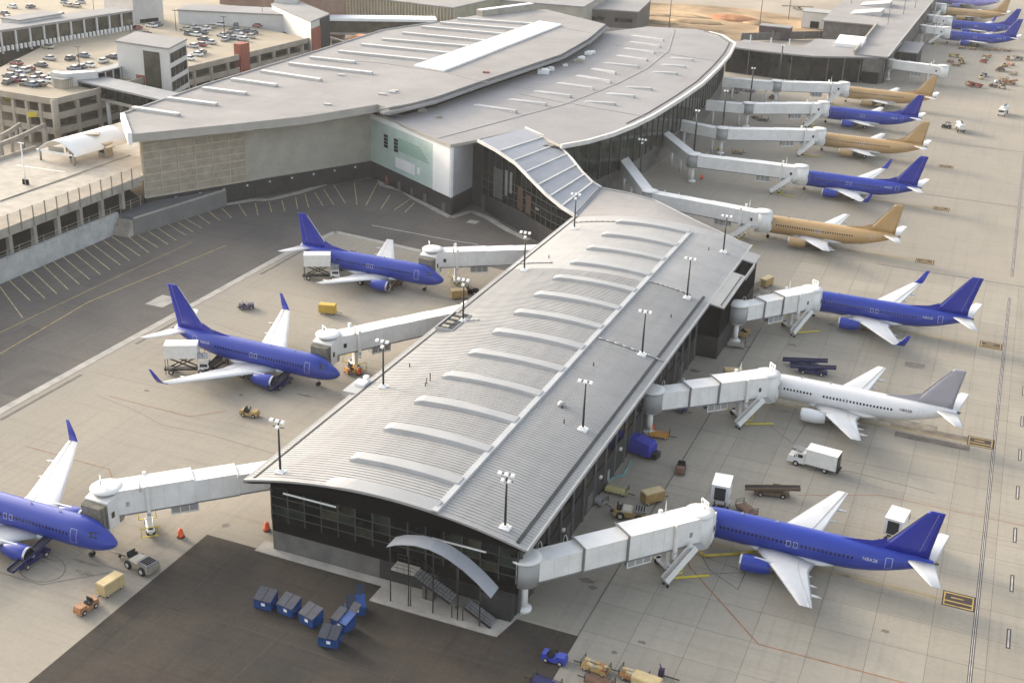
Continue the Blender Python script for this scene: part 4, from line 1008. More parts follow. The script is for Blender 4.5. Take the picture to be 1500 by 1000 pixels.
o = thing('deck_hut', 'white flat-roofed hut standing on the upper garage deck', 'hut', tuple(at(48, 38, 16)[:2])+(0,), rz_)
b = MB(); b.box(-9, 9, -4, 4, 12, 19); b.build('walls', bw, o); b = MB(); b.box(-9.3, 9.3, -4.3, 4.3, 19, 19.4); b.build('roof', membrane_b, o)
# far dark block and the ribbed gallery that runs behind the hall roof
gal = thing('ribbed_gallery', 'long pale ribbed gallery building running behind the terminal hall roof', 'building', tuple(at(470, 20, 8)[:2])+(0,))
g0, g1 = at(470, 22, 4), at(665, 47, 4); nv4 = Vector((-(g1-g0).y, (g1-g0).x, 0)).normalized()
b = MB(); b.prism([tuple(p[:2]) for p in (g0, g1, g1+nv4*45, g0+nv4*45)], 0, 13); b.build('body', mat('olive_panel', (.30, .28, .20), .7), gal, True)
b = MB(); b.prism([tuple(p[:2]) for p in (g0-nv4*.6, g1-nv4*.6, g1+nv4*46, g0+nv4*46)], 13, 13.6); b.build('roof', membrane, gal, True)
for i in range(44):
    p = g0.lerp(g1, i/43)-nv4*.25; b = MB(); b.beam((p.x, p.y, 3.5), (p.x, p.y, 13), .45, .45); b.build('rib', frame_tan, gal, True)
b = MB(); b.prism([tuple(p[:2]) for p in (g0-nv4*.4, g1-nv4*.4, g1, g0)], 0, 3.4); b.build('plinth', brick_red, gal, True)
o = thing('walkway', 'pale flat-roofed covered walkway between garage and terminal hall', 'walkway', tuple(at(560, 42, 8)[:2])+(0,))
g0, g1 = at(478, 44, 6), at(640, 46, 6); nv5 = Vector((-(g1-g0).y, (g1-g0).x, 0)).normalized()
b = MB(); b.prism([tuple(p[:2]) for p in (g0, g1, g1+nv5*9, g0+nv5*9)], 9.4, 10.4); b.build('roof', white_m, o, True)
b = MB(); b.prism([tuple(p[:2]) for p in (g0+nv5*.5, g1+nv5*.5, g1+nv5*8, g0+nv5*8)], 5.0, 9.4); b.build('glazing', mat('olive_glass'), o, True)
b = MB(); b.prism([tuple(p[:2]) for p in (g0, g1, g1+nv5*9, g0+nv5*9)], 4.2, 5.0); b.build('floor', conc_light, o, True)
for i in range(5):
    p = g0.lerp(g1, i/4)+nv5*2; b = MB(); b.tube((p.x, p.y, 0), (p.x, p.y, 4.2), .6); b.build('pier', conc_light, o, True)
o = thing('entrance_frame', 'tan open steel frame beside the garage end tower', 'frame', tuple(at(495, 70, 0)[:2])+(0,))
for px in (484, 512):
    c = at(px, 62, 9); b = MB(); b.beam((c.x, c.y, 0), (c.x, c.y, 10), .7, .7); b.build('post', frame_tan, o, True)
c0, c1 = at(482, 55, 10), at(516, 66, 10); b = MB(); b.beam(c0, c1, .8, .8); b.build('beam', frame_tan, o, True)
c = at(545, 54, 10); o = thing('orange_canopy', 'small orange roof beyond the terminal hall edge', 'canopy', (c.x, c.y, 0))
b = MB(); b.taper((0, 0, 8.5), (18, 8), (13, 5), 1.6); b.build('roof', mat('orange_roof', (.50, .20, .08), .8), o)
for sx_ in (-1, 1):
    for sy_ in (-1, 1): b = MB(); b.tube((7*sx_, 3*sy_, 0), (7*sx_, 3*sy_, 8.5), .25); b.build('post', conc_light, o)
bldg('brick_block', 'far reddish brick block at the back of the garage', (322, 6), 12, 45, 20, 18, ax, mat('brown_brick', (.24, .15, .11), .9), 9)
bldg('dark_hangar', 'far dark low building beyond the terminal hall roof', (735, 8), 8, 60, 40, 9, .15, mat('brown_dark', (.11, .095, .085), .9), 5)
for i, (x0, y0, L, D, h) in enumerate(((560, 2, 90, 50, 12),)):
    bldg('pale_hall', 'far pale flat-roofed hall behind the ribbed gallery', (x0, y0), 8, L, D, h, .1, panel_tan, 8)
o = thing('parapet_duct', 'pale duct box along the far corner of the hall roof', 'duct', tuple(at(740, 18, 20)[:2])+(20.0,))
a, c = at(702, 22, 20.4), at(778, 12, 20.4); b = MB(); b.beam((a.x, a.y, 21.0), (c.x, c.y, 21.0), 3.0, 2.0); b.build('duct', conc_light, o, True)
b = MB(); b.beam((a.x, a.y, 22.1), (c.x, c.y, 22.1), 2.4, .2); b.build('lid', white_m, o, True)

# ------------------------------------------------------------------ far concourse and its link
lk = thing('far_link', 'low link building with flat pale roof and dark glazed front beyond the curved roof', 'building', (-70, 455, 0))
LZ = 9.5
pts = [at(x, y, LZ) for x, y in ((1065, 68), (1130, 76), (1190, 82), (1285, 84), (1300, 84), (1322, 62), (1300, 62), (1195, 57), (1175, 69), (1090, 58))]
b = MB(); b.prism([tuple(p[:2]) for p in pts], LZ-.6, LZ); b.build('roof', membrane_b, lk, True)
wl = [Vector((p.x, p.y+1.2, 0)) for p in pts[:5]]
for k, (p, q) in enumerate(zip(wl[:-1], wl[1:])):
    b = MB(); b.prism([(p.x, p.y), (q.x, q.y), (q.x, q.y+8), (p.x, p.y+8)], 0, LZ-.6); b.build('glazed_front', dark_glass if k != 1 else green_glass, lk, True)
    m = max(1, int((q-p).length/6))
    for i in range(m+1):
        v = p.lerp(q, i/m); b = MB(); b.beam((v.x, v.y-.1, 0), (v.x, v.y-.1, LZ-.6), .35, .3); b.build('mullion', conc_wall, lk, True)
v0, v1 = at(1262, 112, 2), at(1288, 112, 2); b = MB(); b.box(v0.x, v1.x, wl[3].y-2.0, wl[3].y+.3, 0, 4.2); b.build('porch', black_m, lk, True)
b = MB(); b.box(v0.x-.5, v1.x+.5, wl[3].y-2.4, wl[3].y+.4, 4.2, LZ-.7); b.build('porch_head', conc_wall, lk, True)
c = at(1245, 66, LZ); b = MB(); b.prism([(c.x-5, c.y-6), (c.x+5, c.y-6), (c.x+5, c.y+6), (c.x-5, c.y+6)], LZ-.05, [LZ+1.2, LZ+1.2, LZ+2.6, LZ+2.6]); b.build('roof_monitor', white_m, lk, True)
for i, (px, py) in enumerate(((1098, 62), (1128, 66), (1155, 68))):
    c = at(px, py, LZ); b = MB(); b.beam((c.x, c.y+1, LZ), (c.x, c.y+1, LZ+2.5), .4, .4); b.build('roof_post', white_m, lk, True)
fc = thing('far_concourse', 'far concourse with long pale flat roof and grey roof monitors', 'building', (-55, 540, 0))
FZ = 10.0
fp = [at(1322, 62, FZ), at(1300, 85, FZ), ]
x1 = FCX = at(1302, 84, FZ).x; y0 = at(1302, 84, FZ).y
poly = [(x1-.5, y0), (x1+1.5, 720), (x1-40, 720), (x1-36, y0+75), (x1-14, y0+75), (x1-12, y0)]
b = MB(); b.prism(poly, FZ-.5, FZ); b.build('roof', membrane, fc, True)
b = MB(); b.prism([(p[0]-.8 if p[0] > x1-3 else p[0]+.8, p[1]+1) for p in poly], 0, FZ-.5); b.build('walls', conc_wall, fc, True)
b = MB(); b.beam((x1-.3, y0, FZ+.15), (x1+1.6, 720, FZ+.15), .5, .3); b.build('eave_trim', rib_m, fc, True)
b = MB(); b.beam((x1-12.3, y0, FZ+.6), (x1-13.5, y0+75, FZ+.6), .6, 1.2); b.build('parapet', conc_light, fc, True)
for i in range(5):
    y = y0+100+i*30; b = MB(); b.prism([(x1-28, y), (x1-15, y), (x1-15, y+13), (x1-28, y+13)], FZ-.05, [FZ+.1, FZ+2.2, FZ+2.2, FZ+.1]); b.build('roof_monitor', mat('grey_pale'), fc, True)
b = MB(); b.box(x1, x1+7, y0+35, y0+60, 0, 6.5); b.build('lean_to', conc_dark, fc, True); b = MB(); b.box(x1-.2, x1+7.4, y0+34.5, y0+60.5, 6.5, 6.9); b.build('lean_to_roof', membrane_b, fc, True)
# site buildings beyond
def shed(label, px, py, L, D, h, m, z=0, rz=0):
    c = at(px, py, z); t = thing('site_shed', label, 'shed', (c.x, c.y, 0), rz)
    b = MB(); b.box(-L/2, L/2, -D/2, D/2, 0, h); b.build('walls', m, t)
    b = MB(); b.box(-L/2-.3, L/2+.3, -D/2-.3, D/2+.3, h, h+.35); b.build('roof', membrane_b if h < 7 else roof_m, t)
    b = MB(); b.box(-L/6, L/6, -D/2-.06, -D/2, .2, min(3.2, h-1)); b.build('door', dark_glass, t)
    return t
shed('dark purple-brown container shed on the building site', 1135, 56, 13, 6, 5, mat('maroon', (.07, .05, .055), .8))
shed('dark low shed against the far concourse roof', 1232, 42, 16, 8, 5, black_m)
shed('white site office beside the dark shed', 1195, 40, 12, 10, 7, bw)
o = thing('site_hoarding', 'long low grey hoarding along the building site', 'hoarding', tuple(at(1150, 62)[:2])+(0,))
a, c = at(1085, 60), at(1265, 55); b = MB(); b.beam((a.x, a.y, 1.6), (c.x, c.y, 1.6), .3, 3.2); b.build('panel', conc_wall, o, True)
for i in range(9):
    p = a.lerp(c, i/8); b = MB(); b.tube((p.x, p.y, 0), (p.x, p.y, 3.6), .2); b.build('post', conc_light, o, True)
for i, (px, py, h) in enumerate(((980, 42, 22), (1112, 45, 22), (1155, 28, 20), (1242, 38, 20), (1295, 72, 16), (1318, 55, 16), (1335, 45, 15))):
    c = at(px, py); o = thing('site_light_pole', 'thin pale light pole standing beyond the terminal roofs', 'light pole', (c.x, c.y, 0), 0, 'light poles beyond the terminal')
    b = MB(); b.tube((0, 0, 0), (0, 0, h), .2, .12); b.build('pole', conc_wall, o)
    b = MB(); b.cbox((0, 0, h), (2.4, .5, .3)); b.build('lamp_head', steel_m, o)
# ------------------------------------------------------------------ aircraft (nose at local origin, pointing +X)
blue = mat('blue_paint', (.017, .040, .30), .36, var=.04, scale=.3, coat=.15)
blue_d = mat('blue_paint_fin', (.012, .023, .28), .38, var=.03, scale=.3, coat=.1)
gold = mat('desert_gold_paint', (.47, .295, .125), .38, var=.04, scale=.3, coat=.4)
plain = mat('white_aircraft_paint', (.70, .685, .67), .32, var=.02, scale=.3, coat=.3)
violet_grey = mat('violet_grey_paint', (.36, .34, .37), .4, var=.03)
wing_m = mat('wing_grey_white', (.58, .58, .575), .38, .05, var=.03, scale=.4)
metal_m = mat('bare_metal', (.62, .61, .60), .28, .85, var=.03)
nozzle_m = mat('nozzle_metal', (.12, .105, .09), .4, .8)
win_m = mat('cabin_window', (.016, .016, .02), .12, spec=.7)
winlt_m = mat('cabin_window_gold', (.05, .026, .012), .2, spec=.6)
outline_m = mat('door_outline', (.50, .52, .62), .5)
win_b = mat('cabin_window_blue', (.006, .008, .045), .2, spec=.5)
lav_m = mat('lavender_paint', (.30, .26, .62), .35, coat=.4)

ST = [(0, 2.92, 2.80, .06), (.12, 3.12, 2.55, .3), (.45, 3.38, 2.22, .62), (1.0, 3.72, 1.92, .96), (1.7, 4.08, 1.68, 1.26), (2.5, 4.62, 1.50, 1.52), (3.2, 5.0, 1.40, 1.68), (4.2, 5.24, 1.33, 1.80), (5.5, 5.34, 1.30, 1.87), (7, 5.36, 1.30, 1.88), (10, 5.36, 1.28, 1.88), (14, 5.36, 1.26, 1.88), (19, 5.36, 1.30, 1.88), (21, 5.36, 1.38, 1.88), (23, 5.36, 1.56, 1.87), (25, 5.36, 1.92, 1.80), (27, 5.35, 2.46, 1.60), (28.5, 5.32, 2.95, 1.34), (30, 5.25, 3.5, 1.0), (31.2, 5.12, 4.0, .66), (32.0, 4.95, 4.4, .36), (32.25, 4.85, 4.55, .15)]
def st_at(u):
    for a, c in zip(ST[:-1], ST[1:]):
        if u <= c[0]:
            f = (u-a[0])/(c[0]-a[0]); return [a[k]+(c[k]-a[k])*f for k in range(4)]
    return ST[-1]
def fpt(u, th, out=0.0):
    """fuselage surface point: th = 0 at port flank, 90 deg at crown, 180 at starboard"""
    _, zt, zb, hw = st_at(u); zc, hh = (zt+zb)/2, (zt-zb)/2
    s, c = math.sin(th), math.cos(th)
    # slightly flattened lower lobe
    return (-u, (hw+out)*c, zc+(hh+out)*s)
def airfoil(le, chord, z, t, v, n=7, flip=1):
    """closed section at span v; le = u of leading edge"""
    up, lo = [], []
    for i in range(n):
        x = (1-math.cos(math.pi*i/(n-1)))/2
        y = t*(1.45*math.sqrt(x)-.63*x-1.76*x*x+1.42*x**3-.48*x**4)*1.02
        up.append((-(le+x*chord), v, z+y*chord*1.15)); lo.append((-(le+x*chord), v, z-y*chord*.75))
    return up+lo[1:-1][::-1]

def make_plane(kind, bodym, finm, engm, wins=None, doors=True, winglet=None, reg=True):
    root = bpy.data.objects.new('airliner', None); col.objects.link(root); ROOT[root.name] = Vector((0, 0, 0))
    b = MB(); n = 32
    b.loft([[fpt(s[0], 2*math.pi*i/n) for i in range(n)] for s in ST])
    fus = b.build('fuselage', bodym, root)
    # belly fairing
    b = MB(); rings = []
    for u, w_, zb in ((9.6, 1.2, 1.5), (10.8, 1.75, 1.2), (12.5, 2.05, 1.05), (15, 2.12, 1.02), (17.5, 2.1, 1.05), (19.2, 1.8, 1.2), (20.6, 1.2, 1.5)):
        rings.append([(-u, w_*math.cos(a), 1.75+(1.75-zb)*math.sin(a) if math.sin(a) < 0 else 1.75+.55*math.sin(a)) for a in [2*math.pi*i/16 for i in range(16)]])
    b.loft(rings); b.build('belly_fairing', bodym if bodym is plain else wing_m, root)
    span = 14.44 if kind == 3 else 17.1
    if kind == 3: W = [(1.2, 10.6, 7.9, 1.75), (4.9, 13.1, 5.0, 2.28), (14.44, 18.5, 1.45, 3.75)]
    else: W = [(1.2, 10.6, 8.1, 1.75), (5.2, 13.3, 5.3, 2.3), (17.1, 20.3, 1.6, 3.95)]
    for s in (1, -1):
        b = MB(); b.loft([airfoil(le, ch, z, .125-.02*k, v*s) for k, (v, le, ch, z) in enumerate(W)], 0, True)
        wg = b.build('wing', wing_m, root)
        # leading edge slat, flap panels (lines stand proud as thin strips)
        b = MB()
        for k in range(2):
            (v0, l0, c0, z0), (v1, l1, c1, z1) = W[k], W[k+1]
            b.beam((-(l0+c0*.72), v0*s, z0+.055*c0*.62), (-(l1+c1*.72), v1*s, z1+.07*c1*.55), .07, .05)
            b.beam((-(l0+.02), v0*s, z0+.01), (-(l1+.02), v1*s, z1+.01), .10, .10)
        b.build('flap_line', mat('panel_line', (.42, .42, .42), .5), wg)
        for f in (.30, .52, .74):
            v = W[1][0]+(W[2][0]-W[1][0])*(f-.25)/.8; fr = (v-W[1][0])/(W[2][0]-W[1][0])
            le = W[1][1]+(W[2][1]-W[1][1])*fr; ch = W[1][2]+(W[2][2]-W[1][2])*fr; z = W[1][3]+(W[2][3]-W[1][3])*fr
            b = MB(); b.lathe([(.02, 0), (.16, -.5), (.2, -1.2), (.14, -2.0), (.02, -2.6)], (-(le+ch*.55), v*s, z-.22), 'X', 8); b.build('flap_fairing', wing_m, wg)
        if kind == 7:
            b = MB(); v, le, ch, z = W[2]
            sec = [(v, le, ch, z, 0), (v+.45, le+.5, ch*.9, z+.18, .5), (v+.75, le+1.05, ch*.75, z+.9, .9), (v+1.15, le+2.2, ch*.38, z+2.5, 1)]
            rings = []
            for vv, l_, c_, z_, q in sec:
                rg = []
                for (x_, y_, zz) in airfoil(l_, c_, 0, .09, 0):
                    rg.append((x_, (vv-zz*q*1.0)*s, z_+zz*(1-q)))
                rings.append(rg)
            b.loft(rings); b.build('winglet', winglet or blue_d, root)
        # engine
        ev = 4.85
        eu = 9.7 if kind == 3 else 9.6
        prof = [(.92, .18), (1.0, .0), (1.06, -.2), (1.10, -1.0), (1.06, -2.2), (.86, -3.4), (.72, -3.7)]
        b = MB(); b.lathe(prof, (-eu, ev*s, 1.52), 'X', 20, cap=False); en = b.build('engine', engm, root)
        b = MB(); b.lathe([(.90, -.05), (.93, .17), (1.0, .2), (1.05, .06), (1.045, -.1)], (-eu, ev*s, 1.52), 'X', 20, cap=False); b.build('intake_lip', metal_m, en)
        b = MB(); b.lathe([(.9, -.06), (.82, -.5), (.78, -.9), (.02, -.95)], (-eu, ev*s, 1.52), 'X', 20, cap=False); b.build('fan', nozzle_m, en)
        b = MB(); b.lathe([(.74, -3.3), (.66, -3.9), (.5, -4.4), (.34, -4.75), (.05, -5.2)], (-eu, ev*s, 1.50), 'X', 16); b.build('nozzle', nozzle_m, en)
        b = MB(); b.hexa([(-eu-1.2, ev*s-.16, 2.4), (-eu-4.6, ev*s-.16, 2.05), (-eu-4.6, ev*s+.16, 2.05), (-eu-1.2, ev*s+.16, 2.4), (-eu-1.6, ev*s-.12, 2.62), (-eu-5.2, ev*s-.1, 2.5), (-eu-5.2, ev*s+.1, 2.5), (-eu-1.6, ev*s+.12, 2.62)]); b.build('pylon', wing_m, en)
        # stabiliser
        sv = 6.35 if kind == 3 else 7.1
        b = MB(); b.loft([airfoil(28.7, 3.7, 4.7, .09, .3*s), airfoil(32.2 if kind == 3 else 32.5, 1.25, 5.35, .09, sv*s)]); sb_ = b.build('stabilizer', wing_m, root)
        # main gear
        b = MB(); b.tube((-16.6, 2.86*s, .6), (-16.4, 2.7*s, 2.0), .11); b.build('gear_strut', steel_m, root)
        for q in (-.38, .38):
            b = MB(); b.lathe([(.3, -.17), (.52, -.17), (.56, -.08), (.56, .08), (.52, .17), (.3, .17)], (-16.6, 2.86*s+q, .56), 'Y', 14); w_ = b.build('wheel', rubber, root)
            b = MB(); b.lathe([(.26, -.19), (.26, .19)], (-16.6, 2.86*s+q, .56), 'Y', 10); b.build('hub', hub_m, w_)
    # nose gear
    b = MB(); b.tube((-4.1, 0, .35), (-3.9, 0, 1.6), .09); b.build('nose_strut', steel_m, root)
    for q in (-.2, .2):
        b = MB(); b.lathe([(.2, -.1), (.34, -.09), (.34, .09), (.2, .1)], (-4.1, q, .34), 'Y', 12); b.build('wheel', rubber, root)
    # fin with dorsal fillet
    fz = 11.75 if kind == 3 else 12.7
    tipL, tipT = (30.5, 32.4) if kind == 3 else (31.0, 33.0)
    def finsec(le, te, z, th):
        k = 8; r = []
        for i in range(k):
            x = i/(k-1); y = th*math.sin(math.pi*min(1, x*1.0)**.6)*(1-x*.0)
            r.append((-(le+(te-le)*x), y if 0 < i < k-1 else 0.0, z))
        return r+[(p[0], -p[1], p[2]) for p in r[1:-1][::-1]]
    b = MB(); b.loft([finsec(25.3, 31.5, 5.0, .24), finsec(26.4, 31.6, 6.4, .22), finsec(tipL-.15, tipT-.05, fz-.3, .10), finsec(tipL+.15, tipT, fz, .05)])
    fin = b.build('vertical_fin', finm, root)
    b = MB(); b.add([(-20.8, 0, 5.34), (-26.6, .16, 5.25), (-26.6, -.16, 5.25), (-26.9, .02, 6.95), (-26.9, -.02, 6.95), (-24.6, 0, 5.95)], [(0, 1, 3, 5), (0, 5, 4, 2), (1, 2, 4, 3)]); b.build('dorsal_fillet', finm, fin)
    b = MB(); b.beam((-26.35, 0, 6.45), (-(tipL-.2), 0, fz-.28), .09, .12); b.build('leading_edge', metal_m, fin)
    b = MB(); b.beam((-30.2, 0, 5.6), (-(tipL+1.15), 0, fz-.3), .2, .03); b.build('rudder_line', mat('panel_line'), fin)
    b = MB(); b.lathe([(.22, 0), (.17, -.5), (.05, -.6)], (-32.15, 0, 4.72), 'X', 10); b.build('tail_cone', nozzle_m, root)
    # cabin windows
    if wins:
        b = MB()
        for s in (0, 1):
            for k in range(33):
                u = 5.9+k*.52
                if k in (9, 10, 11) and bodym is plain: continue
                a0, a1 = R(9), R(19)
                if s: a0, a1 = math.pi-a0, math.pi-a1
                b.quad(fpt(u, a0, .02), fpt(u+.28, a0, .02), fpt(u+.28, a1, .02), fpt(u, a1, .02))
        o = b.build('cabin_windows', wins, fus); o['kind'] = 'stuff'
    b = MB()
    for s in (0, 1):
        for (u0, u1, u2, u3, lo, hi) in ((2.0, 2.45, 2.55, 2.2, 34, 62), (2.5, 3.05, 3.1, 2.62, 29, 54)):
            g = []
            for u, a in ((u0, lo), (u1, lo-4), (u2, hi-6), (u3, hi)):
                th = R(a) if not s else math.pi-R(a); g.append(fpt(u, th, .02))
            b.quad(*g)
    b.quad(fpt(2.02, R(64), .02), fpt(2.3, R(66), .03), fpt(2.3, R(114), .03), fpt(2.02, R(116), .02))
    b.build('cockpit_windows', win_m, fus)
    if doors:
        for s in (0, 1):
            for u, wd, hi, lo in ((4.6, .86, 38, -16), (26.6, .8, 36, -18), (14.5, .5, 24, 2), (15.4, .5, 24, 2)):
                b = MB(); t = .05
                def Q(u_, a_): return fpt(u_, R(a_) if not s else math.pi-R(a_), .02)
                def band(ua, ub, aa, ab):
                    m = 5; pr = None
                    for i in range(m):
                        a_ = aa+(ab-aa)*i/m; c_ = aa+(ab-aa)*(i+1)/m
                        b.quad(Q(ua, a_), Q(ub, a_), Q(ub, c_), Q(ua, c_))
                band(u, u+t, lo, hi); band(u+wd, u+wd+t, lo, hi); band(u, u+wd+t, lo, lo+1.6); band(u, u+wd+t, hi-1.6, hi)
                b.build('door_outline' if u in (4.6, 26.6) else 'exit_outline', outline_m if bodym is not plain else mat('pale_line', (.55, .55, .56), .5), fus)
    if reg:
        cu = bpy.data.curves.new('registration', 'FONT'); cu.body = 'N8A28'; cu.size = .62; cu.align_x = 'CENTER'; cu.extrude = .01
        to = bpy.data.objects.new('registration_tmp', cu); me = bpy.data.meshes.new_from_object(to); bpy.data.objects.remove(to)
        me.materials.clear(); me.materials.append(outline_m if bodym is not plain else win_m)
        for s in (1, -1):
            p = fpt(24.8, R(12), .06)
            o = bpy.data.objects.new('registration', me); col.objects.link(o); o.parent = root
            o.location = (p[0], p[1]*s, p[2]); o.rotation_euler = (R(82), 0, 0 if s < 0 else math.pi)
    # blade antennas
    for u in (8, 12.5):
        b = MB(); b.hexa([(-u, -.03, 5.3), (-u-.5, -.03, 5.3), (-u-.5, .03, 5.3), (-u, .03, 5.3), (-u-.3, -.02, 5.68), (-u-.5, -.02, 5.68), (-u-.5, .02, 5.68), (-u-.3, .02, 5.68)]); b.build('antenna', wing_m, root)
    return root

protos = {}
def plane(key, nose, rz, label):
    spec = {'blue3': (3, blue, blue_d, blue, win_b), 'blue7': (7, blue, blue_d, blue, win_b), 'gold3': (3, gold, gold, gold, winlt_m), 'white3': (3, plain, violet_grey, plain, win_m), 'lav3': (3, lav_m, blue_d, lav_m, None)}[key]
    if key not in protos: protos[key] = make_plane(*spec[:4], wins=spec[4], reg=key != 'gold3'); o = protos[key]
    else: o = copy_tree(protos[key])
    o.location = (nose[0], nose[1], 0); o.rotation_euler = (0, 0, rz)
    tag(o, label, 'airplane', 'airliners parked at the gates')
    return o
PI = math.pi
plane('blue3', (-30.0, 138.2), PI, 'blue airliner with no winglets parked between catering truck and belt loader')
plane('white3', (-30.4, 183.7), PI+R(-.6), 'white airliner with grey tail fin and dark cabin windows')
plane('blue7', (-30.8, 225.4), PI, 'blue airliner with winglets beside the white grey-tailed airliner')
plane('gold3', (-48.5, 268.9), PI, 'desert gold airliner between the two winglet blue airliners beside the connector')
plane('blue7', (-47.9, 312.2), PI+R(-.9), 'blue airliner with winglets between two desert gold airliners')
plane('gold3', (-50.6, 356.0), PI, 'desert gold airliner between two blue airliners below the curved roof')
plane('blue3', (-55.4, 392.6), PI, 'blue airliner without winglets between two gold airliners beside the far link')
plane('gold3', (-54.2, 427.5), PI, 'desert gold airliner parked beside the far link building')
plane('blue7', (-91.2, 156.5), R(-.8), 'blue airliner with winglets nosed to the concourse, middle of its three')
plane('blue3', (-94.7, 203.0), 0, 'blue airliner without winglets nosed to the concourse beside the connector')
plane('blue7', (-91.2, 101.6), R(0), 'blue airliner with its nose by the concourse front corner and tan tug')
f1, f2, f3 = at(1497, 32, 11.7), at(1494, 16, 11.9), at(1478, 0, 11.2)
plane('blue7', (f1.x-32.6, f1.y), PI, 'far blue airliner closest to the row of parked ground vehicles')
plane('blue7', (f2.x-32.4, f2.y), PI, 'far blue airliner next to the far gold airliner')
plane('gold3', (f3.x-31.6, f3.y), PI, 'far desert gold airliner at the far concourse')
f4 = at(1440, 2, 4.6)
plane('lav3', (f4.x-24, f4.y+4), PI, 'far lavender and blue airliner beyond the far gold airliner')
# ------------------------------------------------------------------ jet bridges
jb_white = mat('bridge_white', (.76, .74, .70), .55, var=.06, scale=.3, fine=.05)
jb_roof = mat('bridge_roof_white', (.72, .70, .66), .6, var=.05, scale=.3)
jb_grey = mat('bridge_grey', (.33, .33, .32), .6, var=.05)
jb_joint = mat('bridge_joint', (.62, .60, .57), .6)
jb_frame = mat('bridge_frame', (.20, .19, .18), .6)
bellow_m = mat('bellows_tan', (.20, .18, .14), .85, var=.15, scale=2)
yellow_g = mat('yellow_guard')
def sign(parent, x, y, z, txt):
    b = MB(); b.box(x-.06, x+.06, y-.75, y+.75, z, z+.9); s = b.build('gate_sign', white_m, parent)
    cu = bpy.data.curves.new('gate_number', 'FONT'); cu.body = txt; cu.size = .85; cu.align_x = 'CENTER'; cu.align_y = 'CENTER'; cu.extrude = .01
    to = bpy.data.objects.new('tmp', cu); me = bpy.data.meshes.new_from_object(to); bpy.data.objects.remove(to)
    me.materials.clear(); me.materials.append(black_m)
    for sg in (1, -1):
        o = bpy.data.objects.new('gate_number', me); col.objects.link(o); o.parent = s; o.location = (x+.075*sg, y, z+.45); o.rotation_euler = (R(90), 0, R(90)*sg)

def tunnel_part(name, L0, L1, w_, z0a, z0b, h, par, m=jb_white, ribs=True):
    """box section from local x=L0 to L1, floor heights at both ends"""
    b = MB(); t = .14
    b.hexa([(L0, -w_/2, z0a), (L1, -w_/2, z0b), (L1, w_/2, z0b), (L0, w_/2, z0a), (L0, -w_/2, z0a+h), (L1, -w_/2, z0b+h), (L1, w_/2, z0b+h), (L0, w_/2, z0a+h)])
    o = b.build(name, m, par)
    b = MB(); b.hexa([(L0, -w_/2-.05, z0a+h), (L1, -w_/2-.05, z0b+h), (L1, w_/2+.05, z0b+h), (L0, w_/2+.05, z0a+h), (L0, -w_/2-.05, z0a+h+.09), (L1, -w_/2-.05, z0b+h+.09), (L1, w_/2+.05, z0b+h+.09), (L0, w_/2+.05, z0a+h+.09)]); b.build('tunnel_roof', jb_roof, o)
    b = MB(); b.hexa([(L0, -w_/2-.04, z0a-.2), (L1, -w_/2-.04, z0b-.2), (L1, w_/2+.04, z0b-.2), (L0, w_/2+.04, z0a-.2), (L0, -w_/2-.04, z0a), (L1, -w_/2-.04, z0b), (L1, w_/2+.04, z0b), (L0, w_/2+.04, z0a)]); b.build('tunnel_sill', jb_frame, o)
    if ribs:
        n = max(2, int((L1-L0)/1.6)); b = MB()
        for i in range(1, n):
            f = i/n; x = L0+(L1-L0)*f; z = z0a+(z0b-z0a)*f
            for s in (-1, 1): b.box(x-.02, x+.02, s*w_/2-.012, s*w_/2+.012, z, z+h)
        b.build('panel_joint', jb_joint, o)
    return o

